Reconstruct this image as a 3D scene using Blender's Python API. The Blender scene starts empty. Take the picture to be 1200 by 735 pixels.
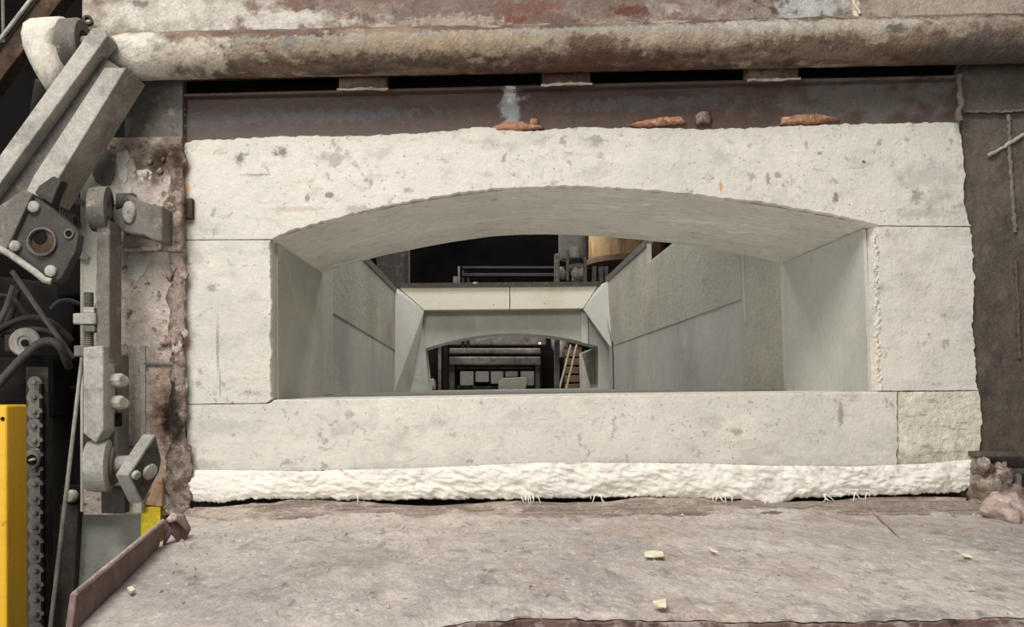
import bpy, bmesh, math, random
from mathutils import Vector, Matrix, noise as mnoise

C = bpy.context.scene.collection
SC = bpy.context.scene
PI = math.pi
random.seed(7)

# ------------------------------------------------------------------ camera
W, H, F = 1200, 735, 870.0
D, ZC = 2.4, 1.5
VPX, VPY = 574, 455
YAW, PITCH, ROLL = math.radians(1.9), math.radians(2.1), math.radians(0.8)
CAM = Vector((0, -D, ZC))
R = Matrix.Rotation(YAW, 3, 'Z') @ Matrix.Rotation(PI/2 + PITCH, 3, 'X') @ Matrix.Rotation(-ROLL, 3, 'Z')
RT = R.transposed()
_d = RT @ Vector((0, 1, 0))
CX = VPX - F*_d.x/(-_d.z)
CY = VPY + F*_d.y/(-_d.z)
cam_data = bpy.data.cameras.new('camera')
cam = bpy.data.objects.new('camera', cam_data); C.objects.link(cam)
cam.matrix_world = Matrix.Translation(CAM) @ R.to_4x4()
cam_data.sensor_width = 36.0
cam_data.lens = 36.0*F/W
cam_data.shift_x = (W/2 - CX)/W
cam_data.shift_y = (CY - H/2)/W
cam_data.clip_start = 0.05
SC.camera = cam

# ------------------------------------------------------------------ light
wd = bpy.data.worlds.new('hall_light'); SC.world = wd; wd.use_nodes = True
bg = wd.node_tree.nodes['Background']
bg.inputs[0].default_value = (0.98, 0.985, 1.0, 1); bg.inputs[1].default_value = 0.34

def area(name, loc, target, sx, sy, power, col=(1, 1, 1)):
    l = bpy.data.lights.new(name, 'AREA'); l.shape = 'RECTANGLE'; l.size = sx; l.size_y = sy
    l.energy = power; l.color = col
    o = bpy.data.objects.new(name, l); C.objects.link(o); o.location = loc
    o.rotation_euler = (Vector(target)-Vector(loc)).to_track_quat('-Z', 'Y').to_euler()
    return o
area('roof_lamp_and_fill', (-1.3, -3.3, 5.8), (0.3, -.3, 1.3), 2.8, 2.2, 305, (1.0, 0.968, 0.925))
area('front_fill_light', (-4.4, -7.4, 1.9), (0.3, 0, 1.5), 4.5, 3.4, 255, (1.0, 0.98, 0.955))  # invented low fill behind the camera, added to brighten soffit and front
area('roof_lamp_and_fill', (0.2, 3.6, 6.0), (0.2, 3.6, 1.3), 1.8, 1.4, 165, (1.0, 0.975, 0.94))
area('roof_lamp_and_fill', (0.4, 7.0, 3.75), (0.3, 7.75, 1.9), 1.6, .3, 60, (1.0, 0.95, 0.9))  # fill added above the press to brighten it, no fixture there
SC.view_settings.view_transform = 'Standard'
SC.view_settings.look = 'None'
SC.view_settings.gamma = 1
SC.view_settings.use_curve_mapping = False
SC.view_settings.exposure = -0.10

# ------------------------------------------------------------------ helpers
def ray(px, py):
    return R @ Vector(((px-CX)/F, (CY-py)/F, -1))
def at(px, py, Y=0.0):
    d = ray(px, py); return CAM + d*((Y-CAM.y)/d.y)
def at_z(px, py, z):
    d = ray(px, py); return CAM + d*((z-CAM.z)/d.z)
def at_x(px, py, X):
    d = ray(px, py); return CAM + d*((X-CAM.x)/d.x)
def S(Y): return (D+Y)/F
def fr(p, sc=1.0, o=4, seed=0.0):
    return mnoise.fractal(Vector((p[0]*sc+seed, p[1]*sc+seed*1.7, p[2]*sc)), 1.0, 2.0, o)
def n1(a, seed=0.0):
    return mnoise.noise(Vector((a, seed*3.17+.3, seed)))

def lin(c):
    if isinstance(c, str):
        c = [int(c[i:i+2], 16)/255 for i in (0, 2, 4)]
    else:
        c = [v/255 for v in c]
    return tuple(((v/12.92) if v <= .04045 else ((v+.055)/1.055)**2.4) for v in c)

def smooth_noise_material(name, base, layers=(), spots=(), rough=.8, metal=0.0, bump=(), spec=.3, grain=.22, gs=105, ys=1.0):
    """base colour, then noise layers, Voronoi pits and single stains; bump = (scale, strength, detail)"""
    m = bpy.data.materials.new(name); m.use_nodes = True
    nt = m.node_tree; N = nt.nodes; L = nt.links
    bs = N['Principled BSDF']
    bs.inputs['Roughness'].default_value = rough; bs.inputs['Metallic'].default_value = metal
    bs.inputs['Specular IOR Level'].default_value = spec
    pos = N.new('ShaderNodeNewGeometry').outputs['Position']
    rgb = N.new('ShaderNodeRGB'); rgb.outputs[0].default_value = (*lin(base), 1)
    col = rgb.outputs[0]
    def mapped(scale, seed):
        mp = N.new('ShaderNodeMapping'); L.new(pos, mp.inputs['Vector'])
        sc = scale if isinstance(scale, tuple) else (scale, scale*ys, scale)
        mp.inputs['Scale'].default_value = sc; mp.inputs['Location'].default_value = (seed*3.1, seed*1.7, seed*2.3)
        return mp.outputs[0]
    def noise(scale, seed, detail=5, r=.6, dist=0):
        n = N.new('ShaderNodeTexNoise'); L.new(mapped(scale, seed), n.inputs['Vector'])
        n.inputs['Scale'].default_value = 1; n.inputs['Detail'].default_value = detail
        n.inputs['Roughness'].default_value = r; n.inputs['Distortion'].default_value = dist
        return n.outputs['Fac']
    def rng(v, lo, hi, a, b):
        r_ = N.new('ShaderNodeMapRange'); r_.interpolation_type = 'SMOOTHSTEP'
        L.new(v, r_.inputs['Value'])
        for k, x in zip(('From Min', 'From Max', 'To Min', 'To Max'), (lo, hi, a, b)): r_.inputs[k].default_value = x
        return r_.outputs[0]
    def mul(a, b):
        q = N.new('ShaderNodeMath'); q.operation = 'MULTIPLY'; L.new(a, q.inputs[0]); L.new(b, q.inputs[1]); return q.outputs[0]
    def over(col, fac, c):
        mx = N.new('ShaderNodeMix'); mx.data_type = 'RGBA'
        L.new(fac, mx.inputs['Factor']); L.new(col, mx.inputs['A']); mx.inputs['B'].default_value = (*lin(c), 1)
        return mx.outputs['Result']
    seed = (sum(ord(ch) for ch in name) % 17)*1.0
    for i, l in enumerate(layers):
        sd = seed + i*2.0 + 1
        if l.get('v'):
            vo = N.new('ShaderNodeTexVoronoi'); vo.inputs['Scale'].default_value = 1
            L.new(mapped(l['s'], sd), vo.inputs['Vector'])
            f = rng(vo.outputs['Distance'], l['lo'], l['hi'], l.get('a', 1), 0)
            f = mul(f, rng(noise(l.get('ms', 3), sd+5, 3), .5, .6, 0, 1))
        else:
            f = rng(noise(l['s'], sd, l.get('d', 6), l.get('r', .62), l.get('w', 0)), l['lo'], l['hi'], 0, l.get('a', 1))
        col = over(col, f, l['c'])
    for i, s in enumerate(spots):
        p, rx, rz, c, a = s[:5]
        sub = N.new('ShaderNodeVectorMath'); sub.operation = 'SUBTRACT'; L.new(pos, sub.inputs[0]); sub.inputs[1].default_value = p
        sc_ = N.new('ShaderNodeVectorMath'); sc_.operation = 'MULTIPLY'; L.new(sub.outputs[0], sc_.inputs[0])
        sc_.inputs[1].default_value = (1/rx, s[5] if len(s) > 5 else 0.0, 1/rz)
        ln = N.new('ShaderNodeVectorMath'); ln.operation = 'LENGTH'; L.new(sc_.outputs[0], ln.inputs[0])
        ad = N.new('ShaderNodeMath'); ad.operation = 'ADD'; L.new(ln.outputs['Value'], ad.inputs[0])
        L.new(rng(noise(1.1/min(rx, rz), i*1.3+2, 5), .25, .75, -.5, .5), ad.inputs[1])
        soft = s[6] if len(s) > 6 else .45
        col = over(col, rng(ad.outputs[0], soft, 1.05+(.45-soft)*.5, a, 0), c)
    if grain:
        g1 = rng(noise(gs, seed+.7, 8, .78), .28, .72, 1-grain, 1+grain)
        g2 = rng(noise(gs*.28, seed+.2, 6, .7), .28, .72, 1-grain*.6, 1+grain*.6)
        vm = N.new('ShaderNodeVectorMath'); vm.operation = 'SCALE'; L.new(col, vm.inputs[0]); L.new(mul(g1, g2), vm.inputs['Scale'])
        col = vm.outputs[0]
    L.new(col, bs.inputs['Base Color'])
    prev = None
    for i, b in enumerate(bump):
        bn = N.new('ShaderNodeBump'); bn.inputs['Strength'].default_value = 1.0; bn.inputs['Distance'].default_value = b[1]
        L.new(noise(b[0], seed+i+.5, b[2] if len(b) > 2 else 6, .65, b[3] if len(b) > 3 else 0), bn.inputs['Height'])
        if prev: L.new(prev, bn.inputs['Normal'])
        prev = bn.outputs[0]
    if prev: L.new(prev, bs.inputs['Normal'])
    return m
MAT = smooth_noise_material

class MB:
    def __init__(s): s.v = []; s.f = []
    def add(s, vs, fs):
        k = len(s.v); s.v += [Vector(p) for p in vs]; s.f += [tuple(i+k for i in f) for f in fs]; return s
    def box(s, a, b):
        x0, y0, z0 = (min(a[i], b[i]) for i in range(3)); x1, y1, z1 = (max(a[i], b[i]) for i in range(3))
        return s.add([(x0,y0,z0),(x1,y0,z0),(x1,y1,z0),(x0,y1,z0),(x0,y0,z1),(x1,y0,z1),(x1,y1,z1),(x0,y1,z1)],
                     [(3,2,1,0),(4,5,6,7),(0,1,5,4),(1,2,6,5),(2,3,7,6),(3,0,4,7)])
    def rings(s, rs, cap0=True, cap1=True, closed=False):
        k = len(s.v); n = len(rs[0])
        for r in rs: s.v += [Vector(p) for p in r]
        m = len(rs)
        for a in range(m if closed else m-1):
            b = (a+1) % m
            for i in range(n):
                j = (i+1) % n
                s.f.append((k+a*n+i, k+a*n+j, k+b*n+j, k+b*n+i))
        if not closed:
            if cap0: s.f.append(tuple(k+i for i in range(n-1, -1, -1)))
            if cap1: s.f.append(tuple(k+(m-1)*n+i for i in range(n)))
        return s
    def prism(s, pts, vec):
        pts = [Vector(p) for p in pts]; vec = Vector(vec)
        return s.rings([pts, [p+vec for p in pts]])
    def px(s, pix, Y0, Y1):
        return s.prism([at(x, y, Y0) for x, y in pix], (0, Y1-Y0, 0))
    def rect(s, x0, y0, x1, y1, Y0, Y1):
        return s.px([(x0, y0), (x1, y0), (x1, y1), (x0, y1)], Y0, Y1)
    def tube(s, path, r, n=10, caps=True):
        path = [Vector(p) for p in path]; rs = []
        t0 = (path[1]-path[0]).normalized()
        u = t0.orthogonal().normalized()
        for i, p in enumerate(path):
            t = (path[min(i+1, len(path)-1)]-path[max(i-1, 0)]).normalized()
            u = (u - t*u.dot(t)).normalized(); w = t.cross(u)
            rr = r[i] if isinstance(r, (list, tuple)) else r
            rs.append([p + (u*math.cos(2*PI*k/n) + w*math.sin(2*PI*k/n))*rr for k in range(n)])
        return s.rings(rs, caps, caps)
    def lathe(s, p, axis, prof, n=24, closed=False):
        """prof: (distance along axis, radius)"""
        p = Vector(p); t = Vector(axis).normalized(); u = t.orthogonal().normalized(); w = t.cross(u)
        rs = [[p + t*a + (u*math.cos(2*PI*k/n)+w*math.sin(2*PI*k/n))*r for k in range(n)] for a, r in prof]
        return s.rings(rs, not closed, not closed, closed)
    def build(s, name, mat, parent=None, smooth=False, bevel=0.0, seg=2, recalc=True, sub=0):
        me = bpy.data.meshes.new(name)
        off = Vector(parent.location) if parent and parent.type == 'EMPTY' else Vector((0, 0, 0))
        if parent and parent.type != 'EMPTY':
            off = parent.matrix_world.translation.copy()
            if parent.parent: off = Vector(parent.parent.location)
        me.from_pydata([tuple(p-off) for p in s.v], [], s.f)
        bm = bmesh.new(); bm.from_mesh(me)
        if recalc: bmesh.ops.recalc_face_normals(bm, faces=bm.faces)
        if bevel:
            es = [e for e in bm.edges if len(e.link_faces) == 2 and e.calc_face_angle(0) > .45]
            bmesh.ops.bevel(bm, geom=es, offset=bevel, segments=seg, affect='EDGES', profile=.5, clamp_overlap=True)
        bm.to_mesh(me); bm.free()
        o = bpy.data.objects.new(name, me); C.objects.link(o)
        if mat: me.materials.append(mat)
        if parent: o.parent = parent
        if smooth:
            for p in me.polygons: p.use_smooth = len(p.vertices) < 12
            if smooth != 'all':
                try: me.set_sharp_from_angle(angle=math.radians(40))
                except Exception: pass
        return o

def tag(o, label=None, cat=None, group=None, kind=None):
    if label: o['label'] = label
    if cat: o['category'] = cat
    if group: o['group'] = group
    if kind: o['kind'] = kind
    return o
def thing(name, label, cat, loc, group=None):
    o = bpy.data.objects.new(name, None); o.empty_display_size = .05; C.objects.link(o); o.location = loc
    return tag(o, label, cat, group)

def resample(pts, step):
    out = []
    n = len(pts)
    for i in range(n):
        a = Vector(pts[i]); b = Vector(pts[(i+1) % n]); k = max(1, int(round((b-a).length/step)))
        out += [a.lerp(b, j/k) for j in range(k)]
    return out
def outline_normals(pts):
    n = len(pts); area2 = sum(pts[i].x*pts[(i+1) % n].z - pts[(i+1) % n].x*pts[i].z for i in range(n))
    sg = 1 if area2 > 0 else -1
    out = []
    for i in range(n):
        t = pts[(i+1) % n]-pts[i-1]
        v = Vector((t.z, 0, -t.x))*sg
        out.append(v.normalized() if v.length > 1e-9 else Vector((0, 0, 0)))
    return out
def slab_block(pix, Y0, Y1, step=.009, amp=.005, inset=.004, seed=1.0):
    """cast block: ragged arris at the front, smooth sides behind it; a third number at a corner weakens the raggedness (tight joints)"""
    raw = [(at(q[0], q[1], Y0), q[2] if len(q) > 2 else 1.0) for q in pix]
    base, wt = [], []
    for (p, wa), (q, wb_) in zip(raw, raw[1:]+raw[:1]):
        k = max(1, int(round((q-p).length/step)))
        for j in range(k):
            base.append(p.lerp(q, j/k)); wt.append(wa+(wb_-wa)*j/k if (wa < 1) == (wb_ < 1) else 1.0)
    nr = outline_normals(base); jag = []
    for p, q, w_ in zip(base, nr, wt):
        d = amp*w_*(n1(p.x*45+p.z*31, seed)*.8 + n1(p.x*140-p.z*120, seed+3)*.6 - .3)
        jag.append(p+q*d)
    m = MB()
    m.rings([[p-q*inset*max(w_, .3) for p, q, w_ in zip(jag, nr, wt)], [p+Vector((0, .005, 0)) for p in jag],
             [p+Vector((0, .045, 0)) for p in base], [p+Vector((0, Y1-Y0, 0)) for p in base]])
    return m
def lump(center, rx, ry, rz, seed, amp=.35, nu=18, nv=12, freq=1.6):
    m = MB(); rs = []
    for j in range(nv+1):
        th = PI*(.02 + .96*j/nv); r = []
        for i in range(nu):
            ph = 2*PI*i/nu
            d = Vector((math.sin(th)*math.cos(ph), math.sin(th)*math.sin(ph), math.cos(th)))
            k = 1 + amp*fr(d, freq, 3, seed)
            r.append(Vector(center)+Vector((d.x*rx*k, d.y*ry*k, d.z*rz*k)))
        rs.append(r)
    return m.rings(rs)
def pillow(pix, Y, depth, bulge, rings=5, step=.006):
    """rounded lump: outline in the plane Y, front bulging toward the viewer"""
    base = resample([at(x, y, Y) for x, y in pix], step)
    c = sum(base, Vector())/len(base)
    rs = [[p+Vector((0, depth, 0)) for p in base], base]
    for k in range(1, rings+1):
        a = k/rings*PI/2*.97
        rs.append([c+(p-c)*math.cos(a)**.6 - Vector((0, bulge*math.sin(a), 0)) for p in base])
    return MB().rings(rs)
def hexbolt(p, axis, r, h, n=6):
    return MB().lathe(p, axis, [(0, r), (h*.8, r), (h, r*.82)], n)

# ------------------------------------------------------------------ materials
DK = (70, 62, 52)
m_cream = MAT('cream_refractory', (220, 215, 204), [
    dict(c=(204, 201, 190), s=2.0, lo=.45, hi=.72, a=.8),
    dict(c=(234, 227, 210), s=4, lo=.5, hi=.7, a=.6),
    dict(c=(182, 177, 166), s=(8, 8, 13), lo=.54, hi=.70, a=.6),
    dict(c=(190, 186, 176), s=3.2, lo=.54, hi=.66, a=.5, d=8, r=.75),
    dict(c=(160, 152, 140), s=(16, 16, 52), lo=.61, hi=.72, a=.65, d=6, w=.5),
    dict(c=(156, 150, 139), s=22, lo=.59, hi=.70, a=.75, d=7, w=.3),
    dict(c=(116, 109, 99), s=(60, 60, 44), lo=.66, hi=.73, a=.8, d=4),
    dict(c=(105, 98, 90), v=1, s=46, lo=.05, hi=.2, a=.7, ms=5),
    dict(c=(222, 208, 194), s=(5, 5, 7), lo=.57, hi=.72, a=.5),
    dict(c=(206, 199, 186), s=(4, 4, 60), lo=.60, hi=.72, a=.45, d=3, w=.4),
], bump=[(12, .006, 5), ((6, 6, 40), .0012, 3, .5), (80, .0016, 4)], rough=.9, spec=.2, grain=.07,
    spots=[(at(212, 215), .035, .11, (226, 190, 150), .8), (at(212, 325), .03, .06, (225, 180, 160), .8),
           (at(212, 405), .03, .07, (215, 175, 150), .85), (at(255, 405), .006, .10, (150, 146, 132), .8),
           (at(258, 450), .004, .06, (150, 146, 132), .7), (at(280, 187), .018, .03, (150, 150, 142), .7),
           (at(392, 185), .05, .035, (170, 160, 148), .7), (at(1090, 205), .12, .05, (190, 187, 178), .7),
           (at(1075, 230), .022, .03, (140, 137, 128), .7), (at(845, 218), .006, .02, (205, 150, 95), .8),
           (at(979, 232), .01, .02, (120, 115, 105), .8), (at(1012, 190), .008, .008, (80, 75, 68), .9),
           (at(985, 486), .010, .05, (150, 145, 132), .8), (at(438, 490), .02, .06, (208, 204, 196), .8), (at(330, 178), .02, .012, (128, 124, 114), .8), (at(282, 184), .012, .022, (122, 118, 108), .8), (at(322, 180), .012, .014, (130, 124, 116), .8),
           (at(386, 228), .018, .014, (120, 114, 106), .8), (at(360, 232), .010, .016, (120, 114, 106), .7), (at(420, 245), .05, .02, (170, 164, 154), .7), (at(350, 245), .14, .010, (196, 176, 162), .6), (at(300, 205), .06, .006, (150, 140, 128), .7),
           (at(900, 210), .008, .026, (146, 140, 130), .8), (at(912, 205), .012, .012, (140, 134, 124), .7), (at(945, 170), .006, .018, (150, 144, 134), .7), (at(960, 180), .012, .008, (130, 124, 114), .7), (at(1080, 250), .12, .02, (186, 180, 164), .7), (at(700, 165), .03, .02, (160, 154, 146), .8),
           (at(660, 165), .016, .02, (158, 152, 142), .8), (at(870, 520), .10, .012, (206, 196, 178), .6), (at(600, 500), .30, .012, (206, 202, 194), .6), (at(250, 500), .20, .03, (196, 193, 186), .7), (at(230, 545), .10, .02, (180, 176, 166), .6), (at(300, 352), .06, .008, (206, 200, 188), .7), (at(230, 300), .03, .03, (186, 182, 172), .7)])
m_patch = MAT('patched_refractory', (220, 212, 195), [
    dict(c=(176, 168, 152), s=9, lo=.48, hi=.66, a=.75), dict(c=(156, 147, 132), s=(14, 14, 60), lo=.56, hi=.68, a=.8),
    dict(c=(236, 230, 214), s=14, lo=.52, hi=.66, a=.8), dict(c=(120, 112, 96), v=1, s=50, lo=.05, hi=.2, a=.6, ms=8)],
    bump=[(26, .008, 6), (80, .004, 4)], grain=0.12, rough=.95, spec=.15)
m_soffit = MAT('arch_soffit', (222, 221, 215), [
    dict(c=(204, 203, 197), s=3, lo=.4, hi=.7, a=.8), dict(c=(246, 244, 238), s=(4, 20, 12), lo=.58, hi=.66, a=.8, d=4, w=.9),
    dict(c=(160, 156, 146), s=22, lo=.58, hi=.7, a=.5)],
    bump=[((6, 30, 12), .010, 4, .8), (28, .004, 5)], grain=0.1, rough=.85, spec=.25)
m_fibre = MAT('ceramic_fibre', (248, 244, 233), [
    dict(c=(226, 220, 206), s=16, lo=.5, hi=.72, a=.7), dict(c=(190, 182, 166), s=60, lo=.62, hi=.76, a=.5)],
    bump=[(60, .004, 6), (200, .002, 4)], grain=0.08, rough=1, spec=.05)
m_wall = MAT('chamber_lining', (190, 189, 181), [
    dict(c=(166, 166, 159), s=(1.2, 1.2, .7), lo=.42, hi=.68, a=.9), dict(c=(206, 204, 192), s=3, lo=.52, hi=.7, a=.6),
    dict(c=(150, 148, 138), s=(16, 16, 6), lo=.62, hi=.75, a=.5), dict(c=(120, 116, 106), v=1, s=16, lo=.03, hi=.09, a=.6, ms=3)],
    bump=[(9, .004, 5), (50, .002, 4)], grain=0.06, rough=.8, spec=.3)
m_wall_rough = MAT('stained_lining', (186, 182, 168), [
    dict(c=(166, 161, 149), s=(1.6, 1.6, 1.0), lo=.40, hi=.66, a=.8), dict(c=(204, 195, 180), s=(2.4, 2.4, 1.8), lo=.54, hi=.70, a=.7),
    dict(c=(138, 132, 119), s=(12, 12, 6), lo=.60, hi=.74, a=.6), dict(c=(100, 94, 84), v=1, s=20, lo=.05, hi=.14, a=.6, ms=4)],
    bump=[(14, .008, 6), (50, .004, 4)], grain=0.1, rough=.9, spec=.2)
m_wall_pale = MAT('pale_lining', (200, 199, 188), [dict(c=(182, 181, 171), s=6, lo=.45, hi=.7, a=.7)], bump=[(30, .003, 4)], grain=0.05, rough=.9, spec=.2)
m_back_cream = MAT('rear_lintel_lining', (226, 221, 202), [
    dict(c=(205, 198, 172), s=(1.6, 1.6, 2), lo=.5, hi=.7, a=.7), dict(c=(110, 104, 90), v=1, s=9, lo=.03, hi=.1, a=.8, ms=3)], bump=[(20, .003, 4)], grain=0.06, rough=.9, spec=.2)
m_steel_rust = MAT('rust_brown_steel', (90, 72, 64), [
    dict(c=(108, 84, 73), s=(1.2, 8, 9), lo=.48, hi=.66, a=.8), dict(c=(70, 56, 51), s=(3, 8, 14), lo=.52, hi=.7, a=.7),
    dict(c=(98, 96, 95), s=(1.0, 6, 8), lo=.54, hi=.70, a=.6), dict(c=(150, 138, 128), s=50, lo=.68, hi=.78, a=.5)],
    spots=[(at(598, 122, -.03), .055, .065, (170, 172, 172), .95), (at(598, 105, -.03), .022, .04, (205, 205, 200), .9),
           (at(385, 135, .012), .40, .028, (98, 97, 97), .8), (at(760, 122, .012), .42, .026, (98, 96, 95), .8), (at(1010, 116, .012), .36, .08, (112, 106, 100), .85)],  # last spot greys the right end to paint in haze
    bump=[((10, 10, 25), .003, 5), (70, .0015, 4)], grain=0.16, rough=.55, spec=.45)
m_column = MAT('dark_column_steel', (88, 79, 71), [
    dict(c=(110, 101, 91), s=(4, 4, 2), lo=.46, hi=.66, a=.8), dict(c=(70, 61, 55), s=(7, 7, 4), lo=.5, hi=.68, a=.8),
    dict(c=(100, 72, 58), s=9, lo=.56, hi=.7, a=.6), dict(c=(150, 143, 132), s=34, lo=.66, hi=.76, a=.6)],
    bump=[(14, .005, 6), (60, .003, 4)], rough=.75, spec=.3)
m_header = MAT('stained_header_plate', (146, 133, 121), [
    dict(c=(138, 124, 112), s=(2.2, 4, 5), lo=.40, hi=.62, a=.9), dict(c=(112, 84, 73), s=(3.6, 5, 9), lo=.50, hi=.60, a=.85),
    dict(c=(84, 56, 47), s=(7, 7, 15), lo=.56, hi=.64, a=.8), dict(c=(192, 185, 173), s=(7, 7, 11), lo=.54, hi=.68, a=.8),
    dict(c=(92, 82, 74), s=30, lo=.55, hi=.68, a=.75), dict(c=(206, 200, 188), s=60, lo=.62, hi=.74, a=.6)],
    spots=[(at(600, 5, .02), .8, .13, (112, 93, 84), .8, 0, 0), (at(210, 16, .02), .36, .09, (200, 195, 183), .9, 0, .1), (at(330, 24, .02), .22, .04, (196, 192, 182), .8), (at(620, 8, .02), .13, .03, (118, 82, 72), .8), (at(530, 26, .02), .2, .03, (172, 158, 146), .7),
           (at(1100, 8, .02), .34, .12, (172, 160, 146), .9), (at(735, 12, .02), .07, .025, (104, 62, 50), .9), (at(605, 22, .02), .05, .02, (116, 72, 60), .9),
           (at(164, 5, .02), .035, .018, (110, 104, 98), .8), (at(1003, 10, .02), .012, .05, (226, 214, 188), .9), (at(950, 8, .02), .12, .05, (186, 190, 186), .8)],
    bump=[(26, .006, 6), (90, .003, 4)], rough=.85, spec=.25)
m_pipe = MAT('dusty_shaft', (104, 86, 75), [
    dict(c=(142, 122, 104), s=(3, 9, 9), lo=.44, hi=.6, a=.9), dict(c=(80, 66, 58), s=(5, 10, 10), lo=.52, hi=.66, a=.85),
    dict(c=(176, 162, 143), s=(8, 20, 16), lo=.55, hi=.63, a=.75), dict(c=(60, 50, 45), s=28, lo=.61, hi=.7, a=.7)],
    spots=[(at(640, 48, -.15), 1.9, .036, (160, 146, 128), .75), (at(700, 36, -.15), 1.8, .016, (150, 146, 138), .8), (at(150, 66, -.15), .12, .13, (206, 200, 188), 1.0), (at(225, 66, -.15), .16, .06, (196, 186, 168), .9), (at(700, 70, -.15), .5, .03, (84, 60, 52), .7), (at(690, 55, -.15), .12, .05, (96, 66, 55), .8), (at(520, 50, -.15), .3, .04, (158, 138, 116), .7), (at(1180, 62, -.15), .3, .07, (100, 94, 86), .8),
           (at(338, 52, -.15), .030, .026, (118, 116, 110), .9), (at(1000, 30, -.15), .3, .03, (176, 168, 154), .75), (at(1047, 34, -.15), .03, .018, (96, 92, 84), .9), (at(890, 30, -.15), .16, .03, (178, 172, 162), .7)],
    bump=[(18, .010, 6), (70, .005, 5)], rough=.9, spec=.2)
m_dust = MAT('settled_dust', (199, 190, 181), [
    dict(c=(173, 164, 160), s=1.6, lo=.44, hi=.66, a=.9), dict(c=(212, 202, 191), s=4, lo=.5, hi=.68, a=.8), dict(c=(159, 150, 144), s=7, lo=.54, hi=.66, a=.6),
    dict(c=(179, 161, 149), s=5.5, lo=.54, hi=.68, a=.75), dict(c=(142, 135, 128), s=15, lo=.56, hi=.7, a=.75),
    dict(c=(217, 207, 195), s=55, lo=.60, hi=.70, a=.85, d=3), dict(c=(112, 104, 97), s=46, lo=.66, hi=.76, a=.7),
    dict(c=(229, 221, 209), v=1, s=38, lo=.04, hi=.14, a=.8, ms=4), dict(c=(138, 134, 129), s=9, lo=.58, hi=.70, a=.6, w=1.2)],
    spots=[(at_z(420, 665, 1.09), .20, .9, (158, 153, 146), .6, 6.0), (at_z(1010, 640, 1.09), .22, .9, (186, 178, 166), .8, 5.0), (at_z(770, 630, 1.09), .16, .9, (188, 170, 158), .6, 7.0)],
    bump=[(10, .010, 6), (40, .006, 6), (130, .003, 5)], rough=1, spec=.1, ys=.68, grain=.20)
m_ledge = MAT('dusty_ledge', (158, 145, 135), [
    dict(c=(124, 109, 100), s=(1.2, 30, 30), lo=.46, hi=.62, a=.8), dict(c=(176, 162, 150), s=(3, 60, 60), lo=.53, hi=.66, a=.9),
    dict(c=(196, 182, 170), s=(7, 7, 7), lo=.48, hi=.62, a=.75), dict(c=(96, 82, 74), s=(10, 50, 50), lo=.58, hi=.68, a=.7), dict(c=(208, 190, 174), s=40, lo=.60, hi=.70, a=.8)], bump=[((6, 40, 40), .006, 6), (80, .004, 5)], rough=1, spec=.1, grain=.32)
m_flange = MAT('oxide_red_flange', (112, 91, 88), [
    dict(c=(136, 112, 108), s=12, lo=.5, hi=.66, a=.7), dict(c=(92, 70, 68), s=(18, 18, 7), lo=.54, hi=.7, a=.7),
    dict(c=(172, 160, 152), s=40, lo=.66, hi=.74, a=.6)], bump=[(20, .003, 5)], rough=.8, spec=.25)
m_lip = MAT('rusted_lip', (122, 98, 91), [dict(c=(184, 170, 162), s=26, lo=.48, hi=.6, a=.85), dict(c=(64, 46, 42), s=18, lo=.55, hi=.66, a=.8)],
            bump=[(30, .006, 6)], rough=.9, spec=.2)
m_grey = MAT('dusty_grey_steel', (178, 174, 165), [  # dusty grey, lightened so that front faces look lit
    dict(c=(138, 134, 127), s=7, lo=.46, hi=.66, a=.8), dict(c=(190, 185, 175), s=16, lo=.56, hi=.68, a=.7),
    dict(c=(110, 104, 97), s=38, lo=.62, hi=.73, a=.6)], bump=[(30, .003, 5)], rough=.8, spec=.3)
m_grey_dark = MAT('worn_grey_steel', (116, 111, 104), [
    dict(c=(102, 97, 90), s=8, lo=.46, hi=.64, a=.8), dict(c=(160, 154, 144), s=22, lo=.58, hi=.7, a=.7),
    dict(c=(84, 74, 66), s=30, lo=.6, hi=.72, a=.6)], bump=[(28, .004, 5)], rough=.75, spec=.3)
m_iron = MAT('dark_iron', (72, 68, 62), [dict(c=(98, 92, 84), s=12, lo=.5, hi=.68, a=.7), dict(c=(48, 44, 40), s=20, lo=.52, hi=.68, a=.7)],
             bump=[(36, .003, 5)], rough=.7, spec=.3)
m_pale_steel = MAT('pale_dusty_casting', (206, 199, 184), [
    dict(c=(176, 167, 150), s=8, lo=.48, hi=.64, a=.8), dict(c=(150, 142, 128), s=22, lo=.58, hi=.7, a=.7), dict(c=(218, 214, 204), s=5, lo=.54, hi=.66, a=.7)],
    bump=[(26, .004, 5)], rough=.85, spec=.2)
m_paint = MAT('peeling_white_paint', (206, 202, 190), [
    dict(c=(186, 181, 168), s=4, lo=.44, hi=.66, a=.7)], bump=[(20, .003, 4)], grain=0.12, rough=.7, spec=.3)
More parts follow.
